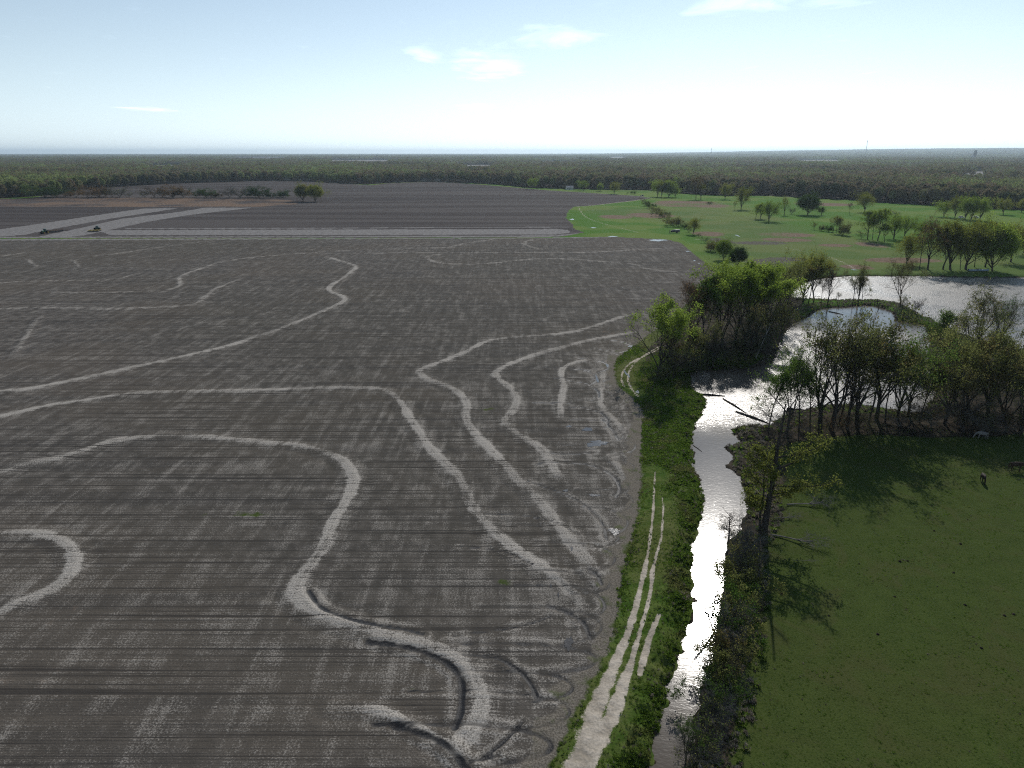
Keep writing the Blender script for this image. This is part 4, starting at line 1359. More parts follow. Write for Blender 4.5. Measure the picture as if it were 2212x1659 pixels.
hedge += [('round_a', 1562, 561, 517, 'leaf_bright', .85), ('round_a', 1592, 579, 533, 'leaf_dark', .85)]
stand(hedge, 'in the hedge between meadow and pasture', 'hedge between meadow and pasture', 'shrub', 'shrub')
stand([('shrub_d', 1790, 501, 487, 'leaf_dark', 1.2), ('shrub_d', 1821, 508, 484, 'leaf_olive', 1.2), ('shrub_d', 1774, 499, 487, 'leaf_olive', 1.0), ('shrub_a', 1861, 516, 499, 'leaf_olive', 1.4), ('shrub_d', 1915, 463, 452, 'leaf_olive', 1.3),
       ('shrub_b', 1935, 468, 458, 'leaf_rust', 1.3), ('shrub_b', 1709, 464, 450, 'leaf_olive'), ('shrub_d', 1533, 443, 437, 'leaf_dark', 1.4), ('shrub_c', 1367, 421, 413, 'leaf_green', 1.3)],
      'alone on the far pasture', 'shrubs on the far pasture', 'shrub', 'shrub')
# undergrowth of the thicket by the bay
under = []
for k in range(20):
    t = (k % 20) / 19
    px = np.interp(t, [0, .2, .5, .75, 1], [1408, 1475, 1580, 1664, 1704]) + RNG.uniform(-9, 9)
    py = np.interp(t, [0, .2, .5, .75, 1], [842, 806, 793, 764, 690]) - RNG.uniform(0, 22)
    under.append((['shrub_a', 'shrub_a', 'shrub_b', 'shrub_a'][int(RNG.integers(4))], px, py, py - RNG.uniform(32, 58), ['leaf_dark', 'leaf_olive', 'leaf_dark'][int(RNG.integers(3))], 1.25))
stand(under, 'in the undergrowth at the bay shore', 'undergrowth at the bay shore', 'shrub', 'shrub')
under = []
for k in range(20):
    px = 1690 + k * 27 + RNG.uniform(-8, 8)
    py = np.interp(px, [1690, 2000, 2030, 2212], [948, 925, 930, 946]) + RNG.uniform(-22, 4)
    under.append((['shrub_a', 'shrub_b', 'shrub_a'][int(RNG.integers(3))], px, py, py - RNG.uniform(25, 60) * (1.2 if px > 2000 else .8), ['leaf_olive', 'leaf_olive', 'leaf_rust'][int(RNG.integers(3))], 1.3))
stand(under, 'along the pasture edge of the groves', 'undergrowth along the pasture edge', 'shrub', 'shrub')
# brush on the right bank of the creek
brush = []
for k in range(29):
    py = 1175 + 17.5 * k + RNG.uniform(-6, 6)
    ce = np.interp(py, [1167, 1224, 1290, 1355, 1407, 1460, 1512, 1565, 1617, 1659, 1720], [1572, 1566, 1563, 1546, 1536, 1526, 1508, 1497, 1484, 1468, 1440])
    for side_ in (0, 1):
        if side_ and k % 2:
            continue
        px = ce + (26 + RNG.uniform(0, 16) if side_ == 0 else 50 + RNG.uniform(0, 36))
        kd = ['shrub_b', 'shrub_b', 'shrub_a', 'shrub_b', 'shrub_c'][int(RNG.integers(5))]
        brush.append((kd, px, py, py - RNG.uniform(30, 62) * (1.0 if side_ == 0 else .6), ['leaf_olive', 'leaf_olive', 'leaf_dark', 'leaf_green'][int(RNG.integers(4))], 1.1))
brush.sort(key=lambda r: r[2])
for i, r in enumerate(brush):
    x, y = G(r[1], r[2])
    e = put_tree(r[0], x, y, height_of(r[1], r[2], r[3]), r[4], name='shrub', wid=r[5])
    tag(e, f'{LOOK[r[4]]} bank-side shrub right of the creek, {(ORD + ["thirty-first", "thirty-second", "thirty-third", "thirty-fourth", "thirty-fifth", "thirty-sixth", "thirty-seventh", "thirty-eighth", "thirty-ninth", "fortieth", "forty-first", "forty-second", "forty-third", "forty-fourth", "forty-fifth", "forty-sixth"])[i]} from the top', 'shrub', 'brush on the right creek bank')

# the leaning tree on the creek bank in front
rngf = np.random.default_rng(77)
Hf = height_of(1650, 1150, 872)
segs, thin, tips = [], [], []
spine = [np.array(p) for p in ((0, 0, 0), (.1, .1, 2.6), (.15, 0, 5.2), (.35, .1, 7.8), (.5, .2, 10.4), (.55, .3, 13), (.75, .2, 15.4), (.85, .2, Hf))]
for i in range(len(spine) - 1):
    segs.append((*spine[i], *spine[i + 1], .52 - .062 * i, .52 - .062 * (i + 1)))
# second stem from the same foot
sp2 = [np.array(p) for p in ((-.5, .2, 0), (-.7, .3, 3), (-.6, .2, 6), (-.9, .1, 9), (-.7, .2, 12.2))]
for i in range(4):
    segs.append((*sp2[i], *sp2[i + 1], .2 - .04 * i, .2 - .04 * (i + 1)))


def bough(p, d, L, r, leafy, n=6, bend=(0, 0, .05)):
    d = np.array(d, float)
    d /= np.linalg.norm(d)
    for i in range(n):
        e = p + d * L / n
        r2 = r * (1 - .8 * (i + 1) / n)
        segs.append((*p, *e, r * (1 - .8 * i / n), r2))
        for k in range(5 if i else 1):
            q = p + (e - p) * rngf.uniform()
            dd = d + rngf.normal(size=3) * .75
            dd /= np.linalg.norm(dd)
            l2 = L * .2 * rngf.uniform(.5, 1.2)
            f = q + dd * l2
            thin.append((*q, *f, .03, .012))
            for m in range(4):
                g = q + (f - q) * rngf.uniform(.3, 1)
                h = g + (dd + rngf.normal(size=3) * .8) * .45
                thin.append((*g, *h, .012, .006))
                if leafy:
                    tips.extend([h, g, f])
        p, d = e, d + np.array(bend) + rngf.normal(size=3) * .12
        d /= np.linalg.norm(d)
    return p


for (zf, ang, rise_, L, r, lf) in ((11.2, -8, .35, 6.2, .12, 1), (9.6, 8, .22, 8.2, .15, 1), (7.2, -14, .10, 7.6, .14, 1), (5.4, 10, .12, 5.4, .12, 1), (9.0, 172, .3, 4.4, .1, 1), (7.0, 190, .25, 4.6, .1, 1), (5.0, 165, .15, 3.4, .09, 1),
                                   (10.6, 150, .5, 3.4, .09, 1), (8.4, 250, .3, 4.0, .1, 1), (6.2, 300, .2, 4.6, .1, 1), (4.2, 210, .1, 3.6, .08, 1), (12.4, 40, .6, 3.0, .08, 0), (13.6, 200, .7, 2.6, .06, 0), (14.6, 330, .8, 2.2, .05, 0),
                                   (3.0, 20, .0, 3.0, .08, 0), (2.0, -30, .0, 2.2, .06, 0), (12.6, 110, .6, 3.2, .08, 0), (10, 80, .4, 4.2, .1, 1)):
    x_ = np.array([np.interp(zf, [s[2] for s in spine], [s[k] for s in spine]) for k in range(3)])
    a = math.radians(ang)
    bough(x_, (math.cos(a), math.sin(a), rise_), L, r, lf)
v1, q1 = tubes_np(segs, 8)
v2, q2 = tubes_np(thin, 3)
tips = np.array(tips)
pk = rngf.integers(0, len(tips), 8500)
v3, q3 = cards_np(tips[pk] + rngf.normal(size=(8500, 3)) * .2, .13, rngf)
x, y = G(1650, 1150)
e = empty('tree', (x, y, ground_z(x, y) - .1))
link(bpy.data.objects.new('trunk', mesh_np('front_tree_wood', np.vstack([v1, v2]), quads=np.vstack([q1, q2 + len(v1)]), mats=[M['bark']])), e)
link(bpy.data.objects.new('crown', mesh_np('front_tree_leaves', v3, quads=q3, mats=[M['leaf_front']])), e)
tag(e, 'tall half-dead tree with yellow-green side boughs on the creek bank', 'tree')

x, y = G(1574, 1160)
tag(put_tree('snag', x, y, height_of(1574, 1160, 1079), name='dead_tree'), 'bare dead tree spike standing at the water, left of the front tree', 'tree')
x, y = G(1547, 1352)
tag(put_tree('snag', x, y, 5.0, bark='bark', name='dead_tree', tilt=(0, -.45), rz=0), 'dead leafless tree leaning left over the bright creek', 'tree')
x, y = G(1484, 1625)
tag(put_tree('bare_b', x, y, height_of(1484, 1625, 1535), 'leaf_green', name='tree', wid=.8), 'small bare tree on the creek bank near the bottom edge', 'tree')
x, y = G(1899, 664)
tag(put_tree('snag', x, y, height_of(1899, 664, 634), bark='bark', name='tree_stump', wid=1.6), 'broken dead stub with few branches on the spit', 'stump')
x, y = G(1989, 686)
tag(put_tree('snag', x, y, height_of(1989, 686, 668), bark='bark', name='tree_stump', wid=1.2), 'short leaning stub at the tip of the spit', 'stump')
x, y = G(1973, 676)
tag(put_tree('shrub_b', x, y, height_of(1973, 676, 645), 'leaf_rust', name='shrub', wid=1.2), 'grey leafless shrub near the tip of the spit', 'shrub')
x, y = G(1631, 775)
px_ = MB().tube([(0, 0, -.3), (1.2, .5, 3.0), (2.6, 1.0, 6.4), (3.6, 1.4, 9.0)], [.16, .13, .09, .04], 7)
px_.tube([(2.6, 1.0, 6.4), (2.5, 1.3, 7.6), (2.7, 1.6, 8.3)], [.06, .04, .02], 5)
o = px_.build('leaning_pole', M['bark_pale'], smooth=True)
o.location = (x, y, ground_z(x, y))
tag(o, 'pale dead trunk leaning in the dark thicket by the bay', 'dead trunk')

# fallen boughs and logs
for (px, py, ang, L, lab) in ((1664, 1157, -20, 7.4, 'long grey fallen bough lying on the pasture below the front tree'), (1700, 1092, 8, 7.0, 'grey fallen bough with fanned twigs lying right of the front tree'),
                              (1712, 1213, -4, 3.2, 'thin fallen stick lying alone on the pasture'), (1672, 1122, 12, 4.0, 'short fallen bough close to the foot of the front tree')):
    x, y = G(px, py)
    e = put_tree('dead_bough', x, y, L, name='fallen_bough', z=ground_z(x, y) + .18)
    if 'stick' in lab:
        e.scale = (e.scale[0] * .35, e.scale[1] * .35, e.scale[2])
    e.rotation_euler = Matrix.Rotation(math.radians(ang), 4, 'Z').to_euler()
    e.rotation_euler = (Matrix.Rotation(math.radians(ang), 3, 'Z') @ Matrix.Rotation(math.radians(87), 3, 'Y')).to_euler()
    e.scale = (e.scale[0] * .45, e.scale[1], e.scale[2])
    tag(e, lab, 'branch')
for (p0, p1, r, lab) in (((1507, 852), (1566, 856), .22, 'dark straight log lying in the mouth of the creek'), ((1562, 862), (1612, 893), .2, 'dark log lying aslant in the shallows below the straight log'),
                         ((1590, 890), (1660, 915), .25, 'half-sunk log by the muddy point of the grove'), ((1790, 673), (1822, 680), .16, 'small floating log by the left end of the spit'),
                         ((1497, 962), (1516, 976), .07, 'thin stick floating at the left side of the creek')):
    a, b = G(*p0, WZ), G(*p1, WZ)
    mid = ((a[0] + b[0]) / 2 + .1, (a[1] + b[1]) / 2 - .12)
    m = MB().tube([(a[0], a[1], WZ + .04), (mid[0], mid[1], WZ + r * .7), (b[0], b[1], WZ + .02)], [r, r * .9, r * .5], 7)
    m.tube([(mid[0], mid[1], WZ + r), (mid[0] + .5, mid[1] + .3, WZ + r + .5)], [r * .35, r * .12], 5)
    tag(m.build('log', M['bark'], smooth=True), lab, 'log')

# ------------------------------------------------------------------ forest: edge trees one by one, the mass behind as one thing
def forest_tree(rng, H, ncard, size, wide_=1.0):
    n = ncard
    u = rng.normal(size=(n, 3))
    u /= np.linalg.norm(u, axis=1, keepdims=True)
    rr = rng.uniform(0.45, 1.0, n) ** 0.6
    lobes = rng.normal(size=(6, 3))
    lobes /= np.linalg.norm(lobes, axis=1, keepdims=True)
    bulge = 1 + 0.28 * np.clip((u @ lobes.T).max(1) - 0.55, 0, 1) - 0.1
    c = u * (rr * bulge)[:, None] * np.array([H * .27 * wide_, H * .27 * wide_, H * .36])
    c[:, 2] += H * .62
    v, q = cards_np(c, size, rng, 0.6)
    t = np.array([(0, 0, -.5, rng.uniform(-.4, .4), rng.uniform(-.4, .4), H * .6, H * .022, H * .01)])
    tv, tq = tubes_np(t, 4)
    return v, q, tv, tq


FOREST_V = []
for i in range(7):
    rg = np.random.default_rng(300 + i)
    H = rg.uniform(14, 17)
    v, q, tv, tq = forest_tree(rg, H, 420, 1.0, rg.uniform(.85, 1.2))
    me = mesh_np('forest_tree', np.vstack([v, tv]), quads=np.vstack([q, tq + len(v)]), mats=[M['forest'], M['bark']], mat_idx=np.concatenate([np.zeros(len(q)), np.ones(len(tq))]))
    at = me.attributes.new('tint', 'FLOAT', 'POINT')
    at.data.foreach_set('value', np.full(len(v) + len(tv), i / 7.0, np.float32))
    FOREST_V.append(me)

src = bpy.data.collections.new('forest_sources')     # not linked to the scene: only a store for the instances
for me in FOREST_V:
    src.objects.link(bpy.data.objects.new('forest_tree_source_%d' % len(src.objects), me))
for i in range(4):
    rg = np.random.default_rng(400 + i)
    vs, qs, tn, n0 = [], [], [], 0
    for a in range(9):
        for b in range(9):
            x, y = (a + rg.uniform(.0, 1.)) * 11.1 - 50, (b + rg.uniform(.0, 1.)) * 11.1 - 50
            v, q, tv, tq = forest_tree(rg, rg.uniform(10, 21), 90, 1.45, rg.uniform(1.0, 1.75))
            vs.append(v + np.array([x, y, 0]))
            qs.append(q + n0)
            n0 += len(v)
            tn.append(np.full(len(v), rg.uniform(), np.float32))
    me = mesh_np('forest_patch', np.vstack(vs), quads=np.vstack(qs), mats=[M['forest']])
    at = me.attributes.new('tint', 'FLOAT', 'POINT')
    at.data.foreach_set('value', np.concatenate(tn))
    src.objects.link(bpy.data.objects.new('forest_patch_source_%d' % i, me))
src_names = sorted(o.name for o in src.objects)       # patches sort before trees
IDX = {n: i for i, n in enumerate(src_names)}
PATCH_IDX = [IDX[n] for n in src_names if 'patch' in n]
TREE_IDX = [IDX[n] for n in src_names if 'tree_source' in n]

rf = np.random.default_rng(55)
pts, rots, scs, ids = [], [], [], []
singles = []
a0, a1 = math.radians(-50), math.radians(50)
# single trees in the first 110 m of the wood
ang = a0
cand = []
for k in range(4600):
    a = rf.uniform(a0, a1)
    d = edge_dist(a) + rf.uniform(0, 1) ** 1.15 * 118
    cand.append((a, d, d - edge_dist(a)))
cand = np.array(cand)
keep = []
cell = {}
for a, d, off in cand:
    x, y = d * math.sin(a), d * math.cos(a)
    key = (int(x // 6.5), int(y // 6.5))
    if key in cell:
        continue
    cell[key] = 1
    keep.append((x, y, off, a, d))
front = sorted([k for k in keep if abs(k[3]) < math.radians(37)], key=lambda k: k[2])[:290]
fset = set((k[0], k[1]) for k in front)
for i, (x, y, off, a, d) in enumerate(front):
    o = link(bpy.data.objects.new('forest_tree', FOREST_V[i % 7]))
    s = rf.uniform(.72, 1.22)
    o.location = (x, y, ground_z(x, y))
    o.rotation_euler = (0, 0, rf.uniform(0, 6.28))
    o.scale = (s * rf.uniform(.9, 1.15), s * rf.uniform(.9, 1.15), s)
    pxa = 1106 + 1536 * math.cos(PITCH) * math.tan(a)
    where = ('left of the far left hedge' if pxa < 60 else 'behind the far left hedge' if pxa < 600 else 'behind the hedge-end pair of trees' if pxa < 760 else 'behind the central farmhouse' if pxa < 1080
             else 'behind the far lane' if pxa < 1480 else 'behind the far pasture' if pxa < 1900 else 'behind the parked cars')
    tag(o, 'budding tree in the front row of the forest, ' + where, 'tree', 'forest edge trees ' + where)
for x, y, off, a, d in keep:
    if (x, y) in fset:
        continue
    pts.append((x, y, ground_z(x, y)))
    rots.append(rf.uniform(0, 6.28))
    s = rf.uniform(.75, 1.25)
    scs.append((s, s, s))
    ids.append(TREE_IDX[int(rf.integers(7))])


def far_z(x, y):
    return ground_z(x, y)


# patches behind
step = 92.0
for gx in np.arange(-3600, 3600, step):
    for gy in np.arange(600, 4700, step):
        x, y = gx + rf.uniform(-8, 8), gy + rf.uniform(-8, 8)
        a, d = math.atan2(x, y), math.hypot(x, y)
        if abs(a) > a1 or d > 4500 or d < edge_dist(a) + 165 or in_clearing(np.array(a), np.array(d)):
            continue
        pts.append((x, y, far_z(x, y)))
        rots.append(int(rf.integers(4)) * math.pi / 2 + rf.uniform(-.1, .1))
        scs.append((1.0, 1.0, rf.uniform(.8, 1.15)))
        ids.append(PATCH_IDX[int(rf.integers(4))])
d = 4500.0
while d < 31000:
    size = 95 * (d / 4500) ** 0.9 * 1.15
    n = int((a1 - a0) * d / (size * .96))
    for k in range(n):
        a = a0 + (k + rf.uniform(.2, .8)) * (a1 - a0) / n
        dd = d + rf.uniform(-.2, .2) * size
        if in_clearing(np.array(a), np.array(dd)) or (rf.uniform() < .05):
            continue
        x, y = dd * math.sin(a), dd * math.cos(a)
        pts.append((x, y, far_z(x, y)))
        rots.append(-a + int(rf.integers(4)) * math.pi / 2)
        s = size / 100
        scs.append((s, s, rf.uniform(.8, 1.3)))
        ids.append(PATCH_IDX[int(rf.integers(4))])
    d += size * .94

me = bpy.data.meshes.new('forest')
me.vertices.add(len(pts))
me.vertices.foreach_set('co', np.array(pts, np.float32).ravel())
at = me.attributes.new('rot', 'FLOAT_VECTOR', 'POINT')
rv = np.zeros((len(pts), 3), np.float32)
rv[:, 2] = rots
at.data.foreach_set('vector', rv.ravel())
at = me.attributes.new('scl', 'FLOAT_VECTOR', 'POINT')
at.data.foreach_set('vector', np.array(scs, np.float32).ravel())
at = me.attributes.new('idx', 'INT', 'POINT')
at.data.foreach_set('value', np.array(ids, np.int32))
me.update()


def scatter_tree(name, collection):
    ng = bpy.data.node_groups.new(name, 'GeometryNodeTree')
    ng.interface.new_socket('Geometry', in_out='INPUT', socket_type='NodeSocketGeometry')
    ng.interface.new_socket('Geometry', in_out='OUTPUT', socket_type='NodeSocketGeometry')
    gi, go = ng.nodes.new('NodeGroupInput'), ng.nodes.new('NodeGroupOutput')
    ci = ng.nodes.new('GeometryNodeCollectionInfo')
    ci.inputs['Collection'].default_value = collection
    ci.inputs['Separate Children'].default_value = True
    ci.inputs['Reset Children'].default_value = True
    iop = ng.nodes.new('GeometryNodeInstanceOnPoints')
    iop.inputs['Pick Instance'].default_value = True

    def na(nm, tp):
        n = ng.nodes.new('GeometryNodeInputNamedAttribute')
        n.data_type = tp
        n.inputs['Name'].default_value = nm
        return n.outputs['Attribute']
    ng.links.new(gi.outputs[0], iop.inputs['Points'])
    ng.links.new(ci.outputs[0], iop.inputs['Instance'])
    ng.links.new(na('idx', 'INT'), iop.inputs['Instance Index'])
    er = ng.nodes.new('FunctionNodeEulerToRotation')
    ng.links.new(na('rot', 'FLOAT_VECTOR'), er.inputs[0])
    ng.links.new(er.outputs[0], iop.inputs['Rotation'])
    ng.links.new(na('scl', 'FLOAT_VECTOR'), iop.inputs['Scale'])
    ng.links.new(iop.outputs[0], go.inputs[0])
    return ng


forest = link(bpy.data.objects.new('forest', me))
md = forest.modifiers.new('scatter', 'NODES')
md.node_group = scatter_tree('forest_scatter', src)
tag(forest, 'wide budding forest running from the fields to the horizon', 'forest', kind='stuff')

# ------------------------------------------------------------------ tufts on the verge and creek banks
gsrc = bpy.data.collections.new('grass_sources')
for i in range(5):
    rg = np.random.default_rng(500 + i)
    n = 26
    a = rg.uniform(0, 6.28, n)
    r = rg.uniform(0, .28, n)
    b = np.stack([r * np.cos(a), r * np.sin(a), np.zeros(n)], 1)
    tip = b + np.stack([np.cos(a) * rg.uniform(.05, .3, n), np.sin(a) * rg.uniform(.05, .3, n), rg.uniform(.22, .5, n)], 1)
    sd = np.stack([-np.sin(a), np.cos(a), np.zeros(n)], 1) * .05
    mid = (b + tip) / 2 + np.array([0, 0, .07])
    v = np.stack([b - sd, b + sd, mid + sd * .8, mid - sd * .8, tip], 1).reshape(-1, 3)
    k = np.arange(n) * 5
    me = mesh_np('grass_tuft', v, quads=np.stack([k, k + 1, k + 2, k + 3], 1), tris=np.stack([k + 3, k + 2, k + 4], 1), mats=[M['dry_blade' if i == 4 else 'grass_blade']])
    gsrc.objects.link(bpy.data.objects.new('grass_source_%d' % i, me))


def scatter_grass(name, label, sel, n, lo, hi, dry, seed):
    rg = np.random.default_rng(seed)
    idx = np.nonzero(sel)[0]
    area = (Rv[idx] ** 2)
    pk = rg.choice(idx, n, p=area / area.sum())
    j = rg.uniform(-.5, .5, (n, 2)) * (Rv[pk] * .006)[:, None]
    m = bpy.data.meshes.new(name)
    m.vertices.add(n)
    co = V3[pk].copy()
    co[:, 0:2] += j
    co[:, 2] -= .04
    m.vertices.foreach_set('co', co.ravel())
    t = m.attributes.new('rot', 'FLOAT_VECTOR', 'POINT')
    rv = np.zeros((n, 3), np.float32)
    rv[:, 2] = rg.uniform(0, 6.28, n)
    t.data.foreach_set('vector', rv.ravel())
    t = m.attributes.new('scl', 'FLOAT_VECTOR', 'POINT')
    s = rg.uniform(lo, hi, n) * (.6 + .8 * vnoise(co[:, 0] / 2.2, co[:, 1] / 2.2, seed)) * (.4 + .6 * sst(track_d[pk], 1.2, 3.5))
    t.data.foreach_set('vector', np.stack([s * 1.2, s * 1.2, s], 1).astype(np.float32).ravel())
    t = m.attributes.new('idx', 'INT', 'POINT')
    t.data.foreach_set('value', np.where(rg.uniform(size=n) < dry, 4, rg.integers(0, 4, n)).astype(np.int32))
    m.update()
    o = link(bpy.data.objects.new(name, m))
    o.modifiers.new('scatter', 'NODES').node_group = scatter_tree(name + '_scatter', gsrc)
    return tag(o, label, 'grass', kind='stuff')


vis = (np.abs(Av) < math.radians(46)) & (Rv > 40)
scatter_grass('bank_grass', 'lush grass on the verge between dirt track and creek', vis & lush & (dw > .1) & (track_m < .3) & (Rv < 190), 36000, .18, .72, .08, 1)
scatter_grass('pasture_grass', 'short grazed grass tufts over the near pasture', vis & (kind == 3) & (dw > 3) & (Rv < 150), 16000, .10, .28, .05, 4)
scatter_grass('shore_grass', 'rough grass along the right bank and the spit', vis & ~lush & ~near_field & (dw > .4) & (dw < 5) & (Rv < 330), 7000, .4, 1.0, .75, 3)

# dung and dark clumps on the pasture
cm = []
for i in range(4):
    rg = np.random.default_rng(600 + i)
    m = MB()
    n1, n2 = 9, 4
    vs = [(0, 0, .2)]
    for b in range(1, n2):
        for a in range(n1):
            t = 2 * math.pi * a / n1
            r = .34 * (b / (n2 - 1)) * rg.uniform(.75, 1.25)
            vs.append((r * math.cos(t), r * math.sin(t) * .75, .2 * (1 - (b / (n2 - 1)) ** 1.6) * rg.uniform(.6, 1.3) - (.03 if b == n2 - 1 else 0)))
    fs = [(0, 1 + a, 1 + (a + 1) % n1) for a in range(n1)]
    for b in range(n2 - 2):
        fs += [(1 + b * n1 + a, 1 + (b + 1) * n1 + a, 1 + (b + 1) * n1 + (a + 1) % n1, 1 + b * n1 + (a + 1) % n1) for a in range(n1)]
    cm.append(m.add(vs, fs).mesh('clump', M['dung'], True))
CL = [(1856, 1218), (1942, 1208), (1944, 1213), (1928, 1205), (1961, 1212), (1857, 1219), (1933, 1289), (2029, 1348), (2018, 1147), (2050, 1148), (2090, 1123), (2124, 1120), (1690, 1283), (1686, 1295), (2190, 1327), (2208, 1323),
      (2085, 1307), (2160, 1355), (2170, 1330), (1838, 1219), (2120, 1400), (2211, 1388), (1896, 1370), (2040, 1480), (1790, 1330), (2003, 1240), (2075, 1175), (2130, 1560), (2060, 1237), (2185, 1420)]
for i, (px, py) in enumerate(CL[::2]):
    x, y = G(px, py)
    o = link(bpy.data.objects.new('dung_clump', cm[i % 4]))
    o.location = (x, y, ground_z(x, y))
    o.rotation_euler = (0, 0, RNG.uniform(0, 6.28))
    s = RNG.uniform(.4, .95)
    o.scale = (s, s, s)
    tag(o, 'small dark clump lying on the near pasture', 'clump', 'dark clumps on the near pasture')


# ------------------------------------------------------------------ animals
def skin_animal(name, mat, loc, rz, scale, label):
    nodes = {'pelvis': (-.62, 0, 1.25, .30, .30), 'belly': (-.15, 0, 1.16, .33, .34), 'chest': (.42, 0, 1.18, .27, .36), 'neck0': (.72, 0, 1.22, .17, .26), 'neck1': (1.02, 0, .98, .11, .18), 'poll': (1.26, 0, .66, .10, .14),
             'nose': (1.36, 0, .26, .075, .09), 'muzzle': (1.37, 0, .12, .06, .07), 'dock': (-.92, 0, 1.26, .08, .09), 'tail1': (-1.04, 0, .95, .06, .06), 'tail2': (-1.06, 0, .5, .05, .05)}
    chain = [('pelvis', 'belly'), ('belly', 'chest'), ('chest', 'neck0'), ('neck0', 'neck1'), ('neck1', 'poll'), ('poll', 'nose'), ('nose', 'muzzle'), ('pelvis', 'dock'), ('dock', 'tail1'), ('tail1', 'tail2')]
    for s in (-1, 1):
        k = 'L' if s > 0 else 'R'
        f = .10 * s
        nodes.update({'sh' + k: (.44, .15 * s, .92, .12, .14), 'kn' + k: (.48 + f, .16 * s, .52, .06, .07), 'fe' + k: (.46 + f, .16 * s, .16, .042, .05), 'ho' + k: (.48 + f, .16 * s, .03, .06, .07),
                      'st' + k: (-.58, .16 * s, .92, .14, .18), 'hk' + k: (-.80 - f, .16 * s, .52, .065, .08), 'hs' + k: (-.74 - f, .16 * s, .16, .042, .05), 'hh' + k: (-.70 - f, .16 * s, .03, .06, .07),
                      'ear' + k: (1.22, .09 * s, .80, .03, .03)})
        chain += [('chest', 'sh' + k), ('sh' + k, 'kn' + k), ('kn' + k, 'fe' + k), ('fe' + k, 'ho' + k), ('pelvis', 'st' + k), ('st' + k, 'hk' + k), ('hk' + k, 'hs' + k), ('hs' + k, 'hh' + k), ('poll', 'ear' + k)]
    names = list(nodes)
    me = bpy.data.meshes.new(name)
    me.from_pydata([nodes[n][:3] for n in names], [(names.index(a), names.index(b)) for a, b in chain], [])
    me.materials.append(mat)
    o = link(bpy.data.objects.new(name, me))
    sk = o.modifiers.new('skin', 'SKIN')
    sk.use_smooth_shade = True
    if not me.skin_vertices:
        pass
    for i, n in enumerate(names):
        me.skin_vertices[0].data[i].radius = nodes[n][3:5]
        me.skin_vertices[0].data[i].use_root = (n == 'pelvis')
    o.modifiers.new('smooth', 'SUBSURF').levels = 2
    o.modifiers['smooth'].render_levels = 2
    o.location = loc
    o.rotation_euler = (0, 0, rz)
    o.scale = (scale,) * 3
    return tag(o, label, 'horse')


for (px, py, rz, s, mt, lab) in ((2194, 1018, math.radians(-12), 1.15, 'hide_brown', 'dark brown horse grazing broadside near the right edge of the pasture'),
                                 (2122, 1042, math.radians(250), 1.0, 'hide_dark', 'black horse grazing end-on in the middle of the pasture'),
                                 (2120, 948, math.radians(165), 1.0, 'hide_pale', 'pale horse grazing in the shade at the grove edge')):
    x, y = G(px, py)
    skin_animal('horse', M[mt], (x, y, ground_z(x, y)), rz, s, lab)


# ------------------------------------------------------------------ machines, vehicles, buildings
def wheel(parent, c, r, w, rim):
    m = MB()
    n = 20
    prof = [(r * .62, -w / 2), (r * .93, -w / 2), (r, -w * .32), (r, w * .32), (r * .93, w / 2), (r * .62, w / 2)]
    vs, fs = [], []
    for k in range(n):
        t = 2 * math.pi * k / n
        vs += [(c[0] + a * math.cos(t), c[1] + b, c[2] + a * math.sin(t)) for a, b in prof]
    for k in range(n):
        for j in range(5):
            fs.append((k * 6 + j, k * 6 + j + 1, ((k + 1) % n) * 6 + j + 1, ((k + 1) % n) * 6 + j))
    wh = m.add(vs, fs).build('wheel', M['rubber'], parent)
    MB().tube([(c[0], c[1] - w * .3, c[2]), (c[0], c[1] + w * .3, c[2])], r * .63, 14).build('rim', M[rim], wh)
    return wh


def tractor(loc, rz, label):
    e = empty('tractor', loc, rz)
    MB().prism([(-.45, 1.15), (.45, 1.15), (.45, 1.95), (.36, 2.12), (-.36, 2.12), (-.45, 1.95)], .5, 2.75).build('hood', M['green_paint'], e)
    MB().box((2.82, 0, 1.55), (.14, .8, .7)).build('grille', M['dark_steel'], e)
    MB().box((.9, 0, .95), (3.9, .7, .5)).box((2.5, 0, .75), (.5, 1.6, .3)).box((-.6, 0, .95), (.5, 2.2, .4)).build('chassis', M['dark_steel'], e)
    cb = MB().box((-.45, 0, 1.55), (1.5, 1.5, .6)).build('cab', M['green_paint'], e)
    MB().box((-.45, 0, 2.35), (1.42, 1.42, 1.1), taper=.93).build('glazing', M['glass'], cb)
    MB().box((-.45, 0, 3.0), (1.7, 1.65, .2), taper=.9).build('roof', M['green_paint'], cb)
    for s in (-1, 1):
        wheel(e, (-.7, 1.05 * s, .98), .98, .55, 'yellow_paint')
        wheel(e, (-.7, 1.72 * s, .98), .98, .5, 'yellow_paint')
        wheel(e, (2.35, .98 * s, .72), .72, .45, 'yellow_paint')
        MB().prism([(.8 * s, 2.0), (1.35 * s, 1.98), (1.35 * s, 2.06), (.8 * s, 2.08)], -1.5, .1).build('fender', M['green_paint'], e)
    MB().tube([(1.5, .38, 2.0), (1.5, .38, 3.0)], .06, 8).build('exhaust', M['dark_steel'], e)
    MB().box((-1.7, 0, .75), (1.0, .18, .14)).build('drawbar', M['dark_steel'], e)
    return tag(e, label, 'tractor', 'tractors at work in the ploughed field')


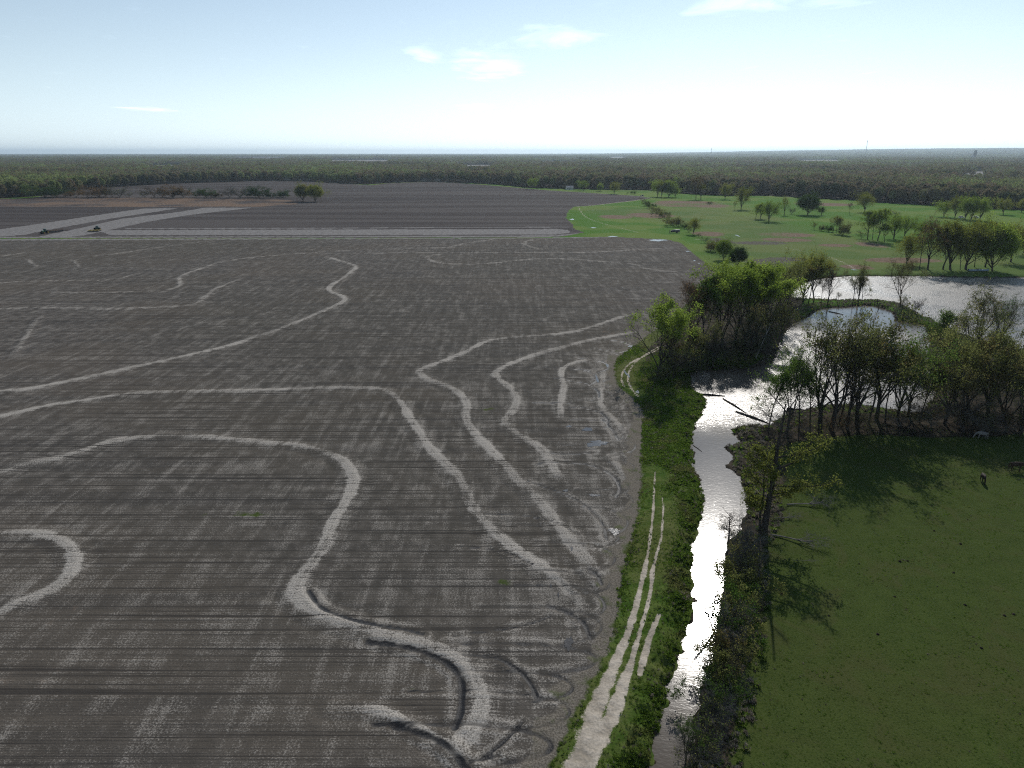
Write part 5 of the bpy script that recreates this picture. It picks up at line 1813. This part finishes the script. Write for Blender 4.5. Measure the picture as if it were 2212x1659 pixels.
def disc_harrow(loc, rz, L, wid, mat, label):
    e = empty('disc_harrow', loc, rz)
    f = MB()
    for s in (-1, -.35, .35, 1):
        f.box((0, s * wid / 2, .95), (L, .16, .16))
    for k in range(4):
        f.box((-L / 2 + .2 + k * (L - .4) / 3, 0, .95), (.18, wid, .18))
    f.build('frame', M[mat], e)
    MB().tube([(L / 2, wid * .3, .95), (L / 2 + 2.6, 0, .72), (L / 2, -wid * .3, .95)], .09, 6).build('hitch', M[mat], e)
    for k in range(4):
        xg = -L / 2 + .4 + k * (L - .8) / 3
        g = MB().tube([(xg, -wid / 2, .4), (xg + .4, wid / 2, .4)], .04, 6).build('gang', M['dark_steel'], e)
        d = MB()
        for j in range(12):
            yy = -wid / 2 + .15 + j * (wid - .3) / 11
            xx = xg + .4 * (yy + wid / 2) / wid
            d.tube([(xx - .02, yy - .03, .4), (xx + .02, yy + .03, .4)], .38, 12)
        d.build('disc', M['steel'], g)
    for s in (-1, 1):
        wheel(e, (0, s * wid * .3, .45), .45, .28, mat if mat in ('yellow_paint',) else 'steel')
    return tag(e, label, 'harrow', 'harrows behind the tractors')


x, y = G(97, 504)
hd = math.atan2(*(np.array(G(97, 504)) - np.array(G(182, 489)))[::-1])
tractor((x, y, ground_z(x, y)), hd, 'green tractor at the far left pulling a rust-brown harrow')
ux, uy = math.cos(hd), math.sin(hd)
disc_harrow((x - ux * 11.5, y - uy * 11.5, ground_z(x, y)), hd, 11, 5.2, 'rust', 'rust-brown disc harrow behind the far left tractor')
x, y = G(211, 497)
hd2 = math.atan2(*(np.array(G(300, 474)) - np.array(G(182, 506)))[::-1])
hd2 += .1
tractor((x, y, ground_z(x, y)), hd2, 'green tractor pulling a yellow harrow, right of the other tractor')
ux, uy = math.cos(hd2), math.sin(hd2)
disc_harrow((x - ux * 8.5, y - uy * 8.5, ground_z(x, y)), hd2, 7.5, 6.5, 'yellow_paint', 'yellow disc harrow behind the right-hand tractor')


def car(loc, rz, mat, label, pickup=False):
    e = empty('parked_car', loc, rz)
    MB().prism([(-.85, .35), (.85, .35), (.88, .75), (.8, .98), (-.8, .98), (-.88, .75)], -2.2, 2.2).build('body', M[mat], e)
    x0, x1 = (-.2, 1.1) if pickup else (-1.7, 1.0)
    c = MB().box(((x0 + x1) / 2, 0, 1.28), (x1 - x0, 1.6, .6), taper=.82).build('cabin', M['glass'], e)
    MB().box(((x0 + x1) / 2, 0, 1.6), ((x1 - x0) * .8, 1.3, .06)).build('roof', M[mat], c)
    for sx in (-1.35, 1.35):
        for s in (-1, 1):
            wheel(e, (sx, .8 * s, .34), .34, .24, 'steel')
    for s in (-1, 1):
        MB().box((2.21, .6 * s, .72), (.05, .3, .16)).build('headlight', M['white'], e)
    return tag(e, label, 'car')


for (px, py, rz, mt, pk_, lab) in ((1387, 424.5, .2, 'car_dark', True, 'dark pickup parked where the far lane meets the ploughed field'), (2076, 471.5, .1, 'white', False, 'white car parked under the right pasture trees, left of two'),
                                   (2107, 471, -.15, 'white', False, 'white car parked under the right pasture trees, right of two')):
    x, y = G(px, py)
    car((x, y, ground_z(x, y)), rz, mt, lab, pk_)

# tank and pump at the meadow corner
x, y = G(1460, 503)
e = empty('tank_trailer', (x, y, ground_z(x, y)), .05)
MB().tube([(-2.6, 0, 1.35), (-2.4, 0, 1.35), (2.4, 0, 1.35), (2.6, 0, 1.35)], [.5, .78, .78, .5], 16).build('tank', M['steel'], e, True)
MB().box((0, 0, .55), (5.4, 1.3, .14)).box((-3.2, 0, .5), (1.6, .14, .12)).build('frame', M['dark_steel'], e)
for s in (-1, 1):
    wheel(e, (.6, .85 * s, .42), .42, .26, 'steel')
MB().box((-3.0, 0, 1.15), (1.0, 1.0, 1.1)).build('pump', M['dark_steel'], e)
tag(e, 'grey tank trailer with dark pump at the corner of the meadow', 'tank')
for px in (1446, 1449.5):
    x, y = G(px, 504)
    o = MB().tube([(0, 0, -.2), (0, 0, 1.9)], .16, 7).tube([(0, 0, 1.7), (.3, .1, 2.0)], .1, 6).build('post', M['dark_steel'])
    o.location = (x, y, ground_z(x, y))
    tag(o, ('left' if px < 1448 else 'right') + ' dark post of the two left of the tank trailer', 'post')


def boat(loc, rz, label):
    e = empty('boat', loc, rz)
    n = 11
    vs, fs = [], []
    for i in range(n):
        t = i / (n - 1)
        w = .85 * (1 - max(0, (t - .55) / .45) ** 2 * .75)
        k = .18 * max(0, (t - .6) / .4) ** 2
        x_ = -2.3 + 4.6 * t
        vs += [(x_, -w, .75 + k), (x_, -w * .78, .22 + k), (x_, w * .78, .22 + k), (x_, w, .75 + k), (x_, w * .92, .72 + k), (x_, w * .72, .30 + k), (x_, -w * .72, .30 + k), (x_, -w * .92, .72 + k)]
    for i in range(n - 1):
        for j in range(8):
            fs.append((i * 8 + j, (i + 1) * 8 + j, (i + 1) * 8 + (j + 1) % 8, i * 8 + (j + 1) % 8))
    fs += [tuple(range(8)), tuple((n - 1) * 8 + j for j in range(7, -1, -1))]
    MB().add(vs, fs).build('hull', M['boat_blue'], e)
    for xx in (-1.4, -.2, .9):
        MB().box((xx, 0, .6), (.3, 1.3, .06)).build('bench', M['white'], e)
    MB().box((-2.5, 0, .75), (.35, .35, .7)).build('outboard_motor', M['dark_steel'], e)
    MB().box((0, 0, .1), (.2, 1.2, .22)).box((1.4, 0, .1), (.2, 1.0, .22)).build('chock', M['bark_grey'], e)
    return tag(e, label, 'boat', 'boats laid up under the lakeshore trees')


for px, rz, lab in ((2103, .05, 'pale blue boat on the lakeshore bank, left of the pair'), (2124, -.08, 'pale blue boat on the lakeshore bank, right of the pair')):
    x, y = G(px, 586)
    boat((x, y, ground_z(x, y)), rz, lab)


def house(loc, rz, L, Wd, h, roofm, label):
    e = empty('farmhouse', loc, rz)
    MB().box((0, 0, h / 2), (L, Wd, h)).build('wall', M['siding'], e)
    r = MB().prism([(-Wd / 2 - .5, h), (Wd / 2 + .5, h), (0, h + Wd * .34)], -L / 2 - .5, L / 2 + .5).build('roof', M[roofm], e)
    MB().box((L * .2, .4, h + Wd * .34), (.7, .7, 1.3)).build('chimney', M['concrete'], r)
    MB().box((0, -Wd / 2 - .03, 1.05), (1.0, .06, 2.1)).build('door', M['dark_steel'], e)
    for xx in (-L * .34, -L * .16, L * .16, L * .34):
        w = MB().box((xx, -Wd / 2 - .03, 1.6), (1.2, .06, 1.3)).build('window', M['white'], e)
        MB().box((xx, -Wd / 2 - .07, 1.6), (1.0, .04, 1.1)).build('pane', M['glass'], w)
    return tag(e, label, 'house')


for (px, py, rz, L, Wd, h, rm, lab) in ((621, 388.6, .1, 13, 8, 3, 'roof', 'small white farmhouse at the forest edge, left of the open shed'), (656, 388.8, -.1, 20, 9, 3.4, 'roof_pale', 'long white barn with pale roof at the forest edge'),
                                        (919, 390.6, .15, 18, 9, 3.2, 'roof_pale', 'white farmhouse with pale roof before the forest in the centre'), (946, 391, -.2, 11, 7, 3, 'roof', 'small grey-roofed house right of the central farmhouse'),
                                        (1230, 409, .1, 10, 7, 3, 'roof', 'low house tucked under the trees by the far lane')):
    x, y = G(px, py)
    house((x, y, ground_z(x, y)), rz, L, Wd, h, rm, lab)


def mast(px, dist, top, label):
    g = G(px, 360)
    k = dist / math.hypot(*g)
    x, y = g[0] * k, g[1] * k
    yy = (829.5 - top) / 1536.0
    dy, dz = math.cos(PITCH) + yy * math.sin(PITCH), -math.sin(PITCH) + yy * math.cos(PITCH)
    zb = ground_z(x, y)
    h = CAM_H + dz * (y / dy) - zb
    e = empty('radio_mast', (x, y, zb))
    w = 1.6
    legs = [(w * math.cos(a), w * math.sin(a)) for a in (0.3, 2.4, 4.5)]
    for lx, ly in legs:
        MB().tube([(lx, ly, 0), (lx * .6, ly * .6, h)], .35, 5).build('leg', M['steel'], e)
    nb_ = int(h / 5)
    br = MB()
    for i in range(nb_):
        z0, z1 = h * i / nb_, h * (i + 1) / nb_
        s0, s1 = 1 - .4 * i / nb_, 1 - .4 * (i + 1) / nb_
        for j in range(3):
            a, b = legs[j], legs[(j + 1) % 3]
            br.tube([(a[0] * s0, a[1] * s0, z0), (b[0] * s1, b[1] * s1, z1)], .14, 4, False)
    br.build('lattice', M['steel'], e)
    MB().box((0, 0, h), (4.5, 1.2, 2.6)).box((0, 0, h - 5), (3.6, 1.2, 2.2)).build('antenna', M['white'], e)
    return tag(e, label, 'mast')


mast(1866, 5200, 304, 'tall pale radio mast rising over the right horizon')
mast(1534, 6500, 321, 'smaller radio mast on the horizon right of the centre')
g = G(2101, 360)
k = 6200 / math.hypot(*g)
x, y = g[0] * k, g[1] * k
zb = ground_z(x, y)
e = empty('grain_elevator', (x, y, zb))
MB().box((0, 0, 30), (17, 13, 60)).build('tower', M['dark_steel'], e)
MB().box((2, 0, 64), (14, 9, 9)).build('headhouse', M['dark_steel'], e)
for s in (-1, 1):
    MB().tube([(-16, s * 7, 0), (-16, s * 7, 30), (-16, s * 7, 34)], [6.5, 6.5, 1.0], 18).build('silo', M['concrete'], e)
tag(e, 'dark tall grain elevator block on the far right horizon', 'grain elevator')

# ------------------------------------------------------------------ the air: one even haze box round everything
hz = MB()
B, zt, zl = 40000.0, 190.0, -7.0
hz.add([(-B, -B, zl), (B, -B, zl), (B, B, zl), (-B, B, zl), (-B, -B, zt), (B, -B, zt), (B, B, zt), (-B, B, zt)],
       [(3, 2, 1, 0), (4, 5, 6, 7), (0, 1, 5, 4), (1, 2, 6, 5), (2, 3, 7, 6), (3, 0, 4, 7)])
hm = bpy.data.materials.new('haze')
hm.use_nodes = True
for n in list(hm.node_tree.nodes):
    hm.node_tree.nodes.remove(n)
ho = hm.node_tree.nodes.new('ShaderNodeOutputMaterial')
pv = hm.node_tree.nodes.new('ShaderNodeVolumePrincipled')
pv.inputs['Color'].default_value = (0.72, 0.88, 1.0, 1)
pv.inputs['Density'].default_value = HAZE
pv.inputs['Anisotropy'].default_value = 0.45
hm.node_tree.links.new(pv.outputs[0], ho.inputs['Volume'])
tag(hz.build('haze', hm), 'pale blue haze in the air over the plain', 'haze', kind='stuff')
